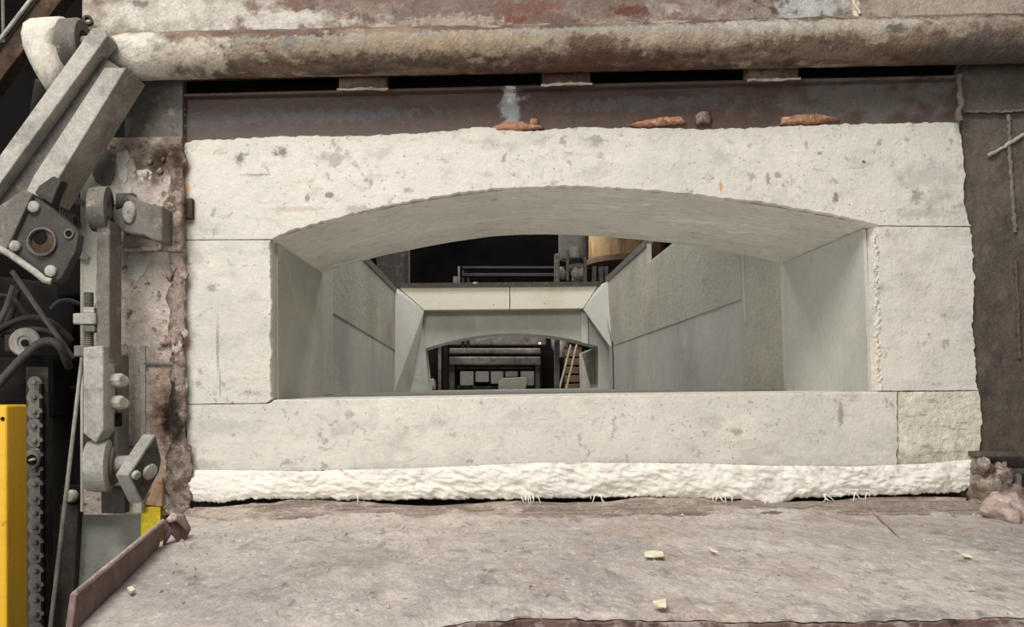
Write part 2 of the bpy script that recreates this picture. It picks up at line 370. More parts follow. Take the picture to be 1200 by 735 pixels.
m_colplate = MAT('burnt_column_plate', (196, 183, 171), [
    dict(c=(168, 152, 141), s=(5, 5, 3), lo=.44, hi=.62, a=.85), dict(c=(208, 198, 186), s=9, lo=.52, hi=.66, a=.8),
    dict(c=(96, 76, 66), s=30, lo=.58, hi=.68, a=.8), dict(c=(70, 52, 44), v=1, s=40, lo=.08, hi=.24, a=.7, ms=6)],
    spots=[(at(178, 190, -.02), .15, .095, (98, 80, 66), .95, 0, .1), (at(200, 184, -.02), .085, .06, (46, 36, 30), .95, 0, .0), (at(150, 195, -.02), .03, .05, (196, 190, 178), .7), (at(170, 205, -.02), .022, .02, (214, 204, 188), .9),
           (at(123, 197, -.02), .036, .062, (104, 97, 88), 1.0), (at(205, 165, -.02), .045, .10, (104, 78, 62), .6), (at(105, 300, -.02), .05, .34, (205, 201, 190), .95),
           (at(103, 215, -.02), .05, .09, (212, 208, 196), .9), (at(208, 228, -.02), .022, .07, (196, 146, 96), .8),
           (at(185, 480, -.02), .06, .20, (150, 124, 102), .8, 0, .1), (at(195, 490, -.02), .05, .12, (74, 54, 42), .9, 0, 0), (at(196, 492, -.02), .03, .08, (30, 24, 22), 1.0, 0, .1), (at(205, 440, -.02), .02, .05, (80, 60, 50), .8),
           (at(172, 575, -.02), .035, .05, (206, 168, 132), .9), (at(160, 480, -.02), .03, .17, (176, 168, 156), .8)],
    bump=[(30, .007, 6), (90, .004, 5)], rough=.9, spec=.2)
m_crust = MAT('slag_crust', (152, 138, 126), [
    dict(c=(104, 86, 74), s=22, lo=.46, hi=.6, a=.9), dict(c=(196, 182, 164), s=26, lo=.54, hi=.66, a=.9), dict(c=(64, 50, 44), s=34, lo=.58, hi=.68, a=.8)],
    spots=[(at(199, 490, -.04), .05, .14, (40, 32, 28), .95, 0, .1), (at(205, 185, -.04), .05, .09, (60, 46, 38), .9, 0, .1), (at(210, 330, -.04), .04, .2, (176, 156, 144), .7)], bump=[(44, .010, 6)], rough=.95, spec=.15)
m_pinkdust = MAT('pink_dust_lump', (190, 170, 160), [dict(c=(150, 128, 120), s=20, lo=.48, hi=.62, a=.8), dict(c=(214, 198, 184), s=24, lo=.54, hi=.68, a=.8)],
                 bump=[(50, .008, 6)], rough=1, spec=.1)
m_orange = MAT('orange_fibre_scrap', (182, 136, 110), [dict(c=(150, 104, 74), s=30, lo=.5, hi=.65, a=.8), dict(c=(224, 188, 164), s=40, lo=.54, hi=.66, a=.8)],
               bump=[(60, .006, 5)], rough=1, spec=.1)
m_yellow = MAT('yellow_paint', (240, 186, 38), [dict(c=(216, 160, 30), s=6, lo=.5, hi=.7, a=.6), dict(c=(140, 104, 40), s=40, lo=.66, hi=.74, a=.7)], bump=[(30, .001, 4)], grain=0.05, rough=.45, spec=.4)
m_panelgrey = MAT('grey_cover_paint', (152, 153, 144), [dict(c=(126, 124, 116), s=7, lo=.48, hi=.64, a=.8), dict(c=(178, 178, 168), s=5, lo=.54, hi=.68, a=.7)], bump=[(20, .002, 4)], grain=0.08, rough=.7)
m_black = MAT('soot_black', (30, 28, 27), [dict(c=(46, 42, 40), s=3, lo=.5, hi=.7, a=.6)], rough=.9, spec=.1, bump=[(10, .004, 4)])
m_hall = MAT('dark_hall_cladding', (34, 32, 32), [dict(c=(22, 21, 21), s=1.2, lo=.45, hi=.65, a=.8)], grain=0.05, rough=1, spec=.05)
m_rubber = MAT('grey_rubber', (74, 72, 68), [dict(c=(104, 100, 94), s=10, lo=.5, hi=.65, a=.6)], rough=.6, spec=.3)
m_darkgrey = MAT('oily_machine_steel', (88, 83, 79), [dict(c=(124, 118, 112), s=5, lo=.5, hi=.66, a=.75), dict(c=(40, 36, 34), s=9, lo=.52, hi=.66, a=.7)], bump=[(14, .004, 5)], rough=.6, spec=.35)
m_brownbar = MAT('rusty_brace', (74, 60, 50), [dict(c=(100, 84, 68), s=(9, 9, 9), lo=.5, hi=.64, a=.7), dict(c=(48, 38, 33), s=16, lo=.52, hi=.66, a=.7)], bump=[(24, .004, 5)], rough=.9, spec=.15)
m_ochre = MAT('ochre_drum', (104, 84, 56), [dict(c=(70, 50, 30), s=(9, 9, .6), lo=.48, hi=.62, a=.8), dict(c=(134, 118, 88), s=(7, 7, .5), lo=.54, hi=.66, a=.8)], bump=[((18, 18, 1), .004, 4)], rough=.8)
m_silver = MAT('bright_rod', (206, 196, 170), [dict(c=(170, 158, 132), s=6, lo=.5, hi=.65, a=.6)], rough=.4, metal=.3, spec=.5)
m_card = MAT('grey_green_board', (142, 142, 126), [dict(c=(126, 124, 110), s=4, lo=.5, hi=.65, a=.6)], rough=.9)
m_ground = MAT('hall_concrete', (98, 94, 88), [dict(c=(78, 74, 70), s=2, lo=.45, hi=.65, a=.8)], rough=.9, bump=[(20, .003, 4)])
m_chip = MAT('pale_chip', (240, 232, 206), [dict(c=(220, 208, 176), s=40, lo=.5, hi=.65, a=.6)], grain=0.03, rough=.9)
m_glowbrown = MAT('brown_crate_board', (120, 100, 80), [dict(c=(84, 68, 54), s=6, lo=.46, hi=.62, a=.8)], rough=.9)

# ------------------------------------------------------------------ hall shell (structure)
def struct(mb, name, mat, parent=None, **k):
    o = mb.build(name, mat, parent, **k)
    o['kind'] = 'structure'
    return o
struct(MB().box((-6, -5, -.1), (7, 12, 0)), 'floor', m_ground)
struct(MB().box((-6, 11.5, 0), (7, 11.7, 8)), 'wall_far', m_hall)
struct(MB().box((3.4, -4.5, 0), (3.6, 11.5, 7)), 'wall_light_block', m_hall)  # unseen wall added to block ambient light from the right
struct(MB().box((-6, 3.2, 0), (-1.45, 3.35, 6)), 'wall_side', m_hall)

# ------------------------------------------------------------------ furnace chamber (structure)
XL, XR, YF, YB = -.98, 1.253, .72, 5.44
ZF = ZC-.028
HL, HR, HN = ZC+1.07, ZC+1.15, ZC+.965
YS = 1.44*D                       # where the lower near part of the right side ends
m_cfloor = MAT('chamber_floor_lining', (128, 127, 120), [dict(c=(106, 105, 98), s=3, lo=.45, hi=.65, a=.7)], rough=.9)
fl = struct(MB().box((XL-.3, YF, ZF-.25), (XR+.3, YB+1.9, ZF)), 'floor', m_cfloor)

wl = struct(MB().box((XL-.28, YF, ZF-.25), (XL, YB, HL-.03)), 'wall_left', m_wall)
def wall_patch(X, quad, thick, name, mat, parent, bevel=.004):
    pts = [Vector((X, y, z)) for y, z in quad]
    return MB().prism(pts, (thick, 0, 0)).build(name, mat, parent, bevel=bevel)
wall_patch(XL, [(2.15, ZC+.485), (5.40, ZC+.40), (5.40, HL-.05), (2.15, HL-.05)], .006, 'stained_band', m_wall_rough, wl)
wall_patch(XL, [(1.7, ZF), (2.14, ZF), (2.14, HL-.05), (1.7, HL-.05)], .02, 'joint_strip', m_wall_pale, wl)
wr = struct(MB().box((XR, YF, ZF-.25), (XR+.3, YS, HN)).box((XR, YS, ZF-.25), (XR+.3, YB, HN)).box((XR, YS, HN-.01), (XR+.035, YB, HR-.03)), 'wall_right', m_wall)
wall_patch(XR, [(1.30, ZC+.42), (5.05, ZC+.41), (5.40, ZC+.55), (5.40, HR-.05), (3.47, HR-.05), (3.45, HN-.01), (1.30, HN-.01)], -.005, 'stained_band', m_wall_rough, wr)
wall_patch(XR, [(.66, ZF), (.77, ZF), (.77, HN-.02), (.66, HN-.02)], -.018, 'joint_strip', m_wall_pale, wr)
wall_patch(XR, [(.78, ZF), (1.29, ZF), (1.29, HN-.02), (.78, HN-.02)], -.006, 'mottled_panel', m_wall_rough, wr)
wall_patch(XR, [(1.235, ZC+.30), (1.25, ZC+.30), (1.25, ZC+.90), (1.235, ZC+.90)], -.012, 'crack_strip', m_wall_pale, wr)
# steel angles on the wall tops
def edge_rail(name, X, w, y0, y1, z):
    b = MB(); sg = 1 if w > 0 else -1
    b.box((X, y0, z-.03), (X+w, y1, z)).box((X-sg*.014, y0, z-.055), (X-sg*.002, y1, z+.002))
    return struct(b, name, m_grey_dark)
struct(MB().box((-1.6, 7.36, 0), (1.9, 9.2, 1.335)), 'floor', m_cfloor)
struct(MB().box((-1.2, 6.2, 4.35), (3.2, 8.6, 4.5)), 'ceiling', m_black)
edge_rail('trim_1', XL, -.25, YF, YB, HL)
edge_rail('trim_2', XR, .05, YS, YB, HR)
struct(MB().px([(464, 332), (704, 330), (704, 334.3), (464, 336.3)], YB-.02, YB+.1).px([(464, 335), (704, 333), (704, 334.6), (464, 336.6)], YB-.03, YB-.02), 'trim_3', m_iron)

# rear wall: lintel, recessed face with the arched opening, corner panels
wb_root = thing('wall_back', None, None, (0, YB, ZF)); wb_root['kind'] = 'structure'
YG = YB+.14                       # recessed grey face
def pY(px, py, Y): return at(px, py, Y)
# cream lintel in two blocks with mitred ends
ta, tb, tc = at(466, 336, YB), at(597.5, 335, YB), at(701, 334, YB)
ba, bb, bc = at(497, 363.5, YB), at(597.5, 362.5, YB), at(683.5, 361.5, YB)
MB().prism([ta, tb-Vector((.004, 0, 0)), bb-Vector((.004, 0, 0)), ba], (0, .3, 0)).build('lintel_block', m_back_cream, wb_root, bevel=.004)
MB().prism([tb+Vector((.004, 0, 0)), tc, bc, bb+Vector((.004, 0, 0))], (0, .3, 0)).build('lintel_block', m_back_cream, wb_root, bevel=.004)
# grey face with arch
def arch_pts(xl, yl, xm, ym, xr, yr, Y, n=24):
    a, b, c = at(xl, yl, Y), at(xm, ym, Y), at(xr, yr, Y)
    # circle through three points in the XZ plane
    ax, az, bx, bz, cx, cz = a.x, a.z, b.x, b.z, c.x, c.z
    d = 2*(ax*(bz-cz)+bx*(cz-az)+cx*(az-bz))
    ux = ((ax*ax+az*az)*(bz-cz)+(bx*bx+bz*bz)*(cz-az)+(cx*cx+cz*cz)*(az-bz))/d
    uz = ((ax*ax+az*az)*(cx-bx)+(bx*bx+bz*bz)*(ax-cx)+(cx*cx+cz*cz)*(bx-ax))/d
    r = math.hypot(ax-ux, az-uz)
    t0 = math.atan2(az-uz, ax-ux); t1 = math.atan2(cz-uz, cx-ux)
    return [Vector((ux+r*math.cos(t0+(t1-t0)*i/n), Y, uz+r*math.sin(t0+(t1-t0)*i/n))) for i in range(n+1)]
ap = arch_pts(497, 409, 598, 391, 701, 406, YG)
L0, R0 = ap[0], ap[-1]
jl, jr = at(503, 459, YG), at(701, 459, YG)
topz = at(600, 350, YG).z
outer = [Vector((XL-.2, YG, topz)), Vector((XL-.2, YG, ZF)), Vector((jl.x, YG, ZF))] + ap + [Vector((jr.x, YG, ZF)), Vector((XR+.2, YG, ZF)), Vector((XR+.2, YG, topz))]
MB().prism(outer, (0, .42, 0)).build('arch_face', m_wall, wb_root)
MB().box((jl.x-.02, YG-.02, ZF), (jr.x+.02, YG+.5, ZF+.012)).build('threshold', m_wall, wb_root)
# burnt patch and pale post on the right reveal
rx = jr.x
m_burnt = MAT('burnt_lining', (112, 106, 92), [dict(c=(86, 80, 68), s=(5, 5, 14), lo=.45, hi=.65, a=.8)], rough=.9)
MB().box((rx, YG+.42, ZF), (rx+.3, YG+1.6, R0.z)).build('jamb_block', m_wall_pale, wb_root)
MB().prism([Vector((rx-.012, YG+.03, ZF+.06)), Vector((rx-.012, YG+.55, ZF+.06)), Vector((rx-.012, YG+1.25, R0.z-.02)), Vector((rx-.012, YG+.03, R0.z-.02))], (.012, 0, 0)).build('burnt_patch', m_burnt, wb_root)

# corner panels: splayed faces between side wall and rear face
def corner(pts, name, mat): MB().prism(pts, (0, .06, 0)).build(name, mat, wb_root)
xa = at(466, 336, YB).x
corner([Vector((XL, YB-.25, ZF)), Vector((at(481, 457, YG-.15).x, YG-.15, ZF)), at(497, 364, YB+.01), at(466, 337, YB+.01), Vector((XL, YB-.12, HL-.04)), Vector((XL, YB-.25, ZC+.6))], 'splay_panel', m_wall)
corner([Vector((at(480, 457, YG-.2).x, YG-.16, ZF)), Vector((at(503, 457, YG-.02).x, YG-.03, ZF)), Vector((at(498, 405, YG-.02).x, YG-.03, at(498, 405, YG-.02).z)), Vector((at(494, 364, YG-.05).x, YG-.06, at(494, 364, YG-.05).z)), Vector((at(491, 366, YG-.16).x, YG-.16, at(491, 366, YG-.16).z))], 'jamb_wedge', m_wall)
corner([Vector((XR, YB-.30, ZF)), Vector((XR, YB-.30, ZC+.5)), Vector((XR, YB-.1, HR-.05)), at(701, 335, YB+.01), at(683.5, 362, YB+.01), Vector((at(716, 409, YG-.25).x, YG-.3, at(716, 409, YG-.3).z)), Vector((at(718, 457, YG-.25).x, YG-.3, ZF))], 'splay_panel', m_wall)
corner([at(681, 366, YG-.04), at(689, 364, YG-.04), at(689, 403, YG-.04), at(681, 401, YG-.04)], 'pier_strip', m_wall_pale)

# ------------------------------------------------------------------ front lining: five cast blocks
lining = thing('furnace_lining', 'cream cast refractory surround of five blocks framing the arched furnace mouth', 'furnace lining', (.3, 0, ZC-.3))
arch = [(318, 280), (345, 270.5), (380, 260.5), (420, 250), (470, 239.5), (520, 230.5), (570, 223.5), (620, 220), (660, 219.5), (700, 220.5),
        (750, 223.5), (800, 228), (850, 233.5), (900, 240), (950, 248.5), (990, 256), (1025, 263)]
lint = [(208, 281.2, .12), (211, 250), (209, 225), (212, 195), (212, 172), (216, 166), (226, 163.5), (330, 159), (430, 157.5), (520, 153), (560, 148), (620, 152.5), (680, 148), (760, 149), (830, 150),
        (900, 148), (985, 144), (1060, 143), (1126, 141.5), (1130, 175), (1133, 205), (1131, 235), (1139, 265.3, .12), (1027, 264.5, .12)] + arch[::-1][1:-1] + [(319, 280.5, .12)]
slab_block(lint, 0, .72, seed=1, amp=.006).build('lintel_block', m_cream, lining, smooth=True)
lj = [(208, 281.5, .12), (318, 281, .12), (318.8, 330), (318.5, 380), (319, 467.5, .15), (312, 472.6, .15), (216, 474, .15), (214.5, 440), (213, 418), (211, 397), (206, 382), (203, 362), (199, 346), (202, 336), (208, 322), (206, 300)]
slab_block(lj, 0, .72, seed=2, amp=.006).build('jamb_block', m_cream, lining, smooth=True)
rj = [(1026, 265, .12), (1139.5, 265.7, .12), (1142, 300), (1144, 340), (1142, 380), (1146, 430), (1147, 457.6, .15), (1031, 458.6, .15), (1029, 400), (1027, 330)]
slab_block(rj, 0, .72, seed=3, amp=.008).build('jamb_block', m_cream, lining, smooth=True)
sill = [(216, 474.4, .15), (312, 473, .15), (320, 468.5), (500, 466), (700, 463), (900, 460.5), (1030, 459, .2), (1053, 459, .2), (1053.5, 548), (1000, 549), (640, 545), (440, 553), (218, 556)]
slab_block(sill, 0, .72, seed=4, amp=.005).build('sill_block', m_cream, lining, smooth=True)
cb = [(1053.8, 459, .3), (1148, 458, .3), (1153, 490), (1151, 520), (1149, 550), (1053.8, 550, .3)]
slab_block(cb, 0, .72, seed=5, amp=.007).build('corner_block', m_patch, lining, smooth=True)
# rendered soffit and reveal skins just inside the mouth
sk = MB(); n = len(arch); rs = []
A = [at(x, y, 0) for x, y in arch]
A2 = []
for i in range(n-1):
    for k in range(6): A2.append(A[i].lerp(A[i+1], k/6))
A2.append(A[-1])
NY = 26
grid = []
for j in range(NY+1):
    y = .012 + (.715-.012)*j/NY
    row = []
    for p in A2:
        d = .004 + .0035*fr((p.x*.8+y*1.2, y*4, p.z), 3.0, 4, 9)
        edge = .004 if j == 0 else 0
        row.append(Vector((p.x, y, p.z-d+edge)))
    grid.append(row)
k = len(A2); sk.v = [p for r in grid for p in r]
sk.f = [(j*k+i, j*k+i+1, (j+1)*k+i+1, (j+1)*k+i) for j in range(NY) for i in range(k-1)]
sk.build('arch_soffit', m_soffit, lining, smooth='all')
xl0 = at(318.8, 400, 0).x; xr0 = at(1029, 400, 0).x
MB().prism([Vector((xl0, .05, ZF)), Vector((xl0, .715, ZF)), Vector((xl0, .715, A[0].z-.004)), Vector((xl0, .05, A[0].z-.004))], (.006, 0, 0)).build('reveal_render', m_wall, lining)
MB().prism([Vector((xr0, .05, ZF)), Vector((xr0, .715, ZF)), Vector((xr0, .715, A[-1].z-.004)), Vector((xr0, .05, A[-1].z-.004))], (-.010, 0, 0)).build('reveal_render', m_wall, lining)
# roughened vertical joint beside the right reveal
b = MB()
for i in range(60):
    t = i/59; p = at(1026+4*t+random.uniform(-2, 3), 270+186*t, -.001)
    r = random.uniform(.003, .009)
    b.lathe(p+Vector((0, .002, 0)), (0, -1, 0), [(0, r), (r*.4, r*.8), (r*.6, r*.3)], 7)
o = b.build('mortar_crumbs', m_cream, lining); o['kind'] = 'stuff'

# ------------------------------------------------------------------ ceramic fibre blanket under the sill
top = [(217, 550), (300, 551), (370, 551.5), (440, 549), (520, 547), (600, 543), (640, 541.5), (720, 542), (800, 542.5), (900, 545), (1000, 546), (1080, 543), (1147, 537)]
bot = [(216, 588), (260, 588), (300, 585), (380, 585), (450, 586), (520, 585), (600, 585), (680, 583.5), (760, 582.5), (830, 584), (880, 586.5), (905, 593), (930, 584), (1000, 581), (1060, 579), (1120, 578), (1143, 569)]
def interp(poly, x):
    for (x0, y0), (x1, y1) in zip(poly, poly[1:]):
        if x <= x1: return y0+(y1-y0)*max(0, (x-x0))/(x1-x0)
    return poly[-1][1]
NX, NYB = 420, 34
b = MB(); verts = []
for j in range(NYB+1):
    v = j/NYB
    for i in range(NX+1):
        x = 217 + (1147-217)*i/NX
        yt = interp(top, x)+.8*n1(x*.35, 5); yb = interp(bot, x)+2.2*n1(x*.09, 2)+1.6*n1(x*.5, 3)+1.0*n1(x*1.3, 8)
        endr = min(1, (x-217)/4+.5, (1147-x)/10+.12)
        ym = (yt+yb)/2
        y = yt+(yb-yt)*v
        y = ym+(y-ym)*math.sqrt(max(.02, endr))
        p = at(x, y, 0)
        bul = math.sin(PI*min(1, v*.9+.1))**.3 * .022*math.sqrt(max(.05, endr))
        big = mnoise.fractal(Vector((p.x*9, p.z*14, 3)), 1, 2, 3)
        rid = mnoise.ridged_multi_fractal(Vector((p.x*22+p.z*18, p.z*34, 1)), .9, 2.1, 4, 1, 2)
        fine = mnoise.fractal(Vector((p.x*90, p.z*90, 9)), 1, 2, 3)
        amt = max(.15, min(1, (x-230)/140))
        d = bul + amt*(.012*big + .0060*(rid-1.1)) + .0028*fine
        verts.append(p+Vector((0, -max(d, .002), 0)))
b.v = verts; w = NX+1
b.f = [(j*w+i, j*w+i+1, (j+1)*w+i+1, (j+1)*w+i) for j in range(NYB) for i in range(NX)]
# close underneath to a back edge against the lining
k0 = len(b.v)
for i in range(NX+1):
    q = b.v[NYB*w+i]; b.v.append(Vector((q.x, .0, q.z+.006)))
b.f += [(NYB*w+i, NYB*w+i+1, k0+i+1, k0+i) for i in range(NX)]
blanket = b.build('fibre_blanket', m_fibre, None, smooth='all')
tag(blanket, 'torn white ceramic fibre blanket packed along the foot of the sill block', 'insulation')
tf = MB()
for i in range(30):
    x = random.choice((300, 420, 617, 625, 690, 700, 838, 850, 905, 960, 1010))+random.uniform(-9, 9); y = interp(bot, x)-1
    p = at(x, y, -.03); l = random.uniform(2, 8)*S(0)
    q = p+Vector((random.uniform(-.02, .02), -random.uniform(0, .015), -l))
    tf.tube([p+Vector((0, .004, .006)), p.lerp(q, .5)+Vector((random.uniform(-.004, .004), 0, 0)), q], [.0022, .0014, .0005], 5)
t_ = tf.build('loose_fibres', m_fibre, blanket, smooth=True); t_['kind'] = 'stuff'

# ------------------------------------------------------------------ steel header: plate, shaft, tabs, channel
hp = MB().px([(96, -330), (1330, -330), (1330, 70), (1126, 78), (1126, 70), (96, 93)], .02, .06).build('header_plate', m_header, None, bevel=.003)
tag(hp, 'stained pale steel plate behind the long shaft, along the top edge', 'steel plate')
MB().tube([at(997, -40, .018), at(1001, 5, .016), at(1008, 16, .016)], .005, 6).build('weld_bead', m_pale_steel, hp)
sv = struct(MB().box(at(190, 60, .13), at(1140, 130, .16)), 'wall_dark_backing', m_black)  # black backing added to make the slots look dark

# channel below the slots
ch = thing('steel_channel', 'rust-brown steel channel with a bluish sheen above the cream lintel', 'steel beam', at(670, 158, 0))
chan = [(215, 110), (450, 104), (690, 97.5), (940, 91.5), (1127, 88), (1129, 150), (1000, 154), (700, 160), (400, 166), (216, 169)]
MB().px(chan, .012, .05).build('web', m_steel_rust, ch, bevel=.004)
MB().px([(215, 109.5), (1127, 87.5), (1127, 91), (215, 113)], -.02, .10).build('upper_lip', m_steel_rust, ch, bevel=.003)
for x0, x1 in ((397, 453), (636, 692), (878, 936)):
    yy = lambda x: 109.5-(x-215)*22/912
    MB().px([(x0, yy(x0)-24), (x1, yy(x1)-24), (x1, yy(x1)), (x0, yy(x0))], -.040, .02).build('tab_plate', m_pipe, ch, bevel=.003)
    pts = [at(x0-2+(x1-x0+4)*t/9, yy(x0+(x1-x0)*t/9)+random.uniform(-1, 1), -.044) for t in range(10)]
    MB().tube(pts, [.003+.003*random.random() for _ in pts], 7).build('weld_bead', m_pale_steel, ch, smooth=True)
pts = [at(214+random.uniform(-1, 1), 112+52*t/16, .01) for t in range(17)]
MB().tube(pts, [.006+.003*(i % 2) for i in range(17)], 8).build('weld_bead', m_grey, ch, smooth=True)
pts = [at(1125+random.uniform(-2, 2), 88+6*t, -.03) for t in range(10)]
MB().tube(pts, [.006+.005*random.random() for i in range(10)], 8).build('weld_bead', m_column, ch, smooth=True)

# long pivot shaft
sh = thing('pivot_shaft', 'long dust-crusted round steel shaft running across the top of the furnace', 'shaft', at(640, 60, -.09))
p0, p1 = at(118, 67.5, -.09), at(1290, 43.5, -.09)
ax = (p1-p0).normalized(); u = Vector((0, 0, 1)); u = (u-ax*u.dot(ax)).normalized(); wv = ax.cross(u)
NXs, NT = 420, 56; rs = []
for i in range(NXs+1):
    p = p0.lerp(p1, i/NXs); r_ = []
    for k in range(NT):
        a = 2*PI*k/NT; d = u*math.cos(a)+wv*math.sin(a)
        q = p+d*.073
        up = max(0, math.cos(a)*.8+.2)
        rr = .0715 + .0022*fr(q, 22, 4, 2) + up*.004*max(0, fr(q, 9, 4, 5)+.1)
        r_.append(p+d*rr)
    rs.append(r_)
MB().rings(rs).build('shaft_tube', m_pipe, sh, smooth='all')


# corner plate at upper right and the right column
col = thing('steel_column', 'dark scaly steel column right of the cream lining', 'column', at(1165, 560, 0))
MB().px([(1129, 60), (1330, 55), (1330, 128), (1129, 132)], -.0, .06).build('corner_plate', m_column, col, bevel=.004)
cp = MB(); 
NXc, NZc = 60, 120; vs = []
for j in range(NZc+1):
    for i in range(NXc+1):
        x = 1126+ (1330-1126)*i/NXc; y = 129+(620-129)*j/NZc
        p = at(x, y, .016); vs.append(p+Vector((0, -.006*fr(p, 7, 5, 4)-.003*fr(p, 30, 3, 2), 0)))
cp.v = vs; w = NXc+1
cp.f = [(j*w+i, j*w+i+1, (j+1)*w+i+1, (j+1)*w+i) for j in range(NZc) for i in range(NXc)]
k0 = len(cp.v)
cp.box(at(1126, 129, .026), at(1330, 620, .09))
cp.build('flange', m_column, col, smooth=True)
def weld(pix, Y, r, mat, parent, name='weld_bead', n=8):
    pts = [at(x, y, Y) for x, y in pix]; path = []
    for a, c in zip(pts, pts[1:]):
        k = max(2, int((c-a).length/.008))
        path += [a.lerp(c, i/k)+Vector((random.uniform(-.002, .002),)*1+(0, random.uniform(-.002, .002))) for i in range(k)]
    path.append(pts[-1])
    return MB().tube(path, [r*(.75+.5*random.random()) for _ in path], n).build(name, mat, parent, smooth=True)
weld([(1182, 134), (1183, 180), (1187, 240), (1190, 272)], .012, .006, m_grey_dark, col)
weld([(1190, 305), (1193, 360), (1195, 420)], .012, .005, m_column, col)
weld([(1131, 131), (1175, 131), (1200, 129)], .0, .004, m_grey_dark, col)
weld([(1158, 183), (1168, 178), (1180, 170), (1200, 157)], .010, .006, m_grey, col)
MB().rect(1146, 530, 1330, 536, -.05, 0).build('base_bar', m_column, col, bevel=.003)
MB().rect(1180, 550, 1330, 556, -.05, 0).build('base_bar', m_column, col, bevel=.003)
MB().rect(1192, 556, 1198, 575, -.06, -.02).build('base_stub', m_grey_dark, col, bevel=.003)
lumpy = thing('slag_heap', 'crusty heap of tan slag at the foot of the dark column', 'slag', at(1168, 585, -.04))
for i, (x, y, rx_, rz_) in enumerate(((1158, 572, .05, .06), (1150, 547, .022, .03), (1172, 556, .03, .04), (1183, 580, .05, .04), (1152, 590, .05, .02))):
    lump(at(x, y, -.035), rx_, .04, rz_, i*3.1+1, .5).build('slag_piece', m_crust, lumpy, smooth='all')
o = lump(at(1178, 600, -.22), .055, .06, .050, 12, .45, 24, 16, 1.3).build('pinkish_lump', m_pinkdust, None, smooth='all')
tag(o, 'large pinkish dust-coated lump at the end of the apron below the dark column', 'slag')

# ------------------------------------------------------------------ scraps of orange insulation on the channel
def scrap(name, pix, Y, bul, mat, label, grp=None):
    pts = []
    o = pillow(pix, Y, .01, bul, 4, .004)
    for v in o.v: v += Vector((0, 0, .003*fr(v, 60, 3, 1)))
    o = o.build(name, mat, None, smooth='all')
    return tag(o, label, 'insulation scrap', 'insulation scraps along the lintel edge')
scrap('insulation_scrap', [(578, 148), (590, 144), (610, 143), (632, 147), (638, 150), (600, 154), (580, 154)], .005, .012, m_orange, 'orange-brown insulation scrap on lintel edge below the white smear')
scrap('insulation_scrap', [(735, 147), (755, 141), (780, 137), (800, 137), (804, 144), (780, 147), (750, 149)], .005, .014, m_orange, 'long salmon insulation scrap lying along the lintel edge left of the tan plug')
scrap('insulation_scrap', [(915, 146), (916, 138), (935, 134), (960, 134), (985, 140), (960, 145)], .005, .012, m_orange, 'rust-orange insulation scrap on lintel edge nearest the dark column')
scrap('insulation_scrap', [(816, 146), (815, 135), (822, 130), (831, 131), (834, 138), (833, 146)], .005, .014, m_crust, 'small tan plug of insulation standing on lintel edge')
scrap('insulation_scrap', [(620, 147), (622, 139), (630, 139), (631, 146)], .005, .010, m_orange, 'tiny salmon insulation crumb beside the white smear')

# ------------------------------------------------------------------ left column
lc = thing('burnt_column', 'scorched column plate with peeling white paint left of the lining', 'column', at(155, 600, 0))
MB().px([(146, 92), (214, 90), (214, 175), (146, 178)], -.01, .03).build('upper_plate', m_grey_dark, lc, bevel=.003)
MB().px([(95, 192), (108, 184), (114, 166), (124, 161), (213, 160), (213, 604), (97, 604)], -.02, .02).build('face_plate', m_colplate, lc, bevel=.003)
MB().rect(94, 190, 97, 600, -.024, .10).build('painted_edge', m_paint, lc, bevel=.001)
def flake(pix, name='paint_layer', mat=None, Y=-.0222, amp=.006, seed=2.0):
    base = resample([at(x, y, Y) for x, y in pix], .006); nr = outline_normals(base)
    pts = [p+q*amp*(n1(p.x*60+p.z*44, seed)+.7*n1(p.x*170-p.z*150, seed+2)) for p, q in zip(base, nr)]
    MB().prism(pts, (0, .003, 0)).build(name, mat or m_paint, lc, bevel=.0008)
flake([(96, 193), (107, 186), (109, 200), (112, 213), (122, 219), (131, 217), (138, 222), (140, 236), (132, 243), (122, 236), (114, 250), (114, 300), (112, 360), (113, 400), (97, 405), (96, 300)])
flake([(136, 178), (150, 176), (152, 186), (147, 194), (150, 204), (146, 216), (140, 210), (138, 198), (137, 188)], seed=5)
flake([(144, 222), (150, 214), (154, 222), (152, 234), (146, 236)], seed=8, amp=.004)
flake([(160, 200), (172, 198), (178, 203), (170, 207), (160, 206)], seed=9, amp=.004)
flake([(150, 300), (163, 296), (176, 302), (170, 318), (160, 330), (151, 326)], seed=11)
# loose paint flake standing proud round the bare patch
MB().px([(108, 205), (112, 178), (124, 173), (135, 182), (134, 200), (130, 214), (124, 218), (113, 214)], -.023, -.019).build('bare_patch', m_grey_dark, lc, bevel=.001)
cr = MB(); rs = []
NP = 110
for i in range(NP+1):
    t = i/NP; y = 170+432*t
    wpx = 9+5*n1(y*.05, 4)+ (6 if 520 < y < 600 else 0)
    x = 207+3*n1(y*.06, 6)+3*t
    r_ = []
    for k in range(12):
        a = PI*k/11
        rr = 1+.35*fr((math.cos(a), y*.03, math.sin(a)), 2.2, 4, 7)
        r_.append(at(x-math.cos(a)*wpx*rr, y, -.02)+Vector((0, -.009*math.sin(a)*rr, 0)))
    rs.append(r_)
k = 12
for r_ in rs: cr.v += r_
cr.f = [(j*k+i, j*k+i+1, (j+1)*k+i+1, (j+1)*k+i) for j in range(NP) for i in range(k-1)]
cr.build('slag_crust', m_crust, lc, smooth='all', recalc=False)
MB().rect(211, 232, 225, 256, -.02, .01).build('weld_stub', m_brownbar, lc, bevel=.003)
for i, (x, y, r_) in enumerate(((170, 203, .012), (187, 201, .010), (176, 190, .008), (192, 187, .008))):
    lump(at(x, y, -.024), r_, r_*.7, r_, i+4, .5, 10, 7).build('slag_drip', m_pale_steel if i == 0 else m_crust, lc, smooth='all')
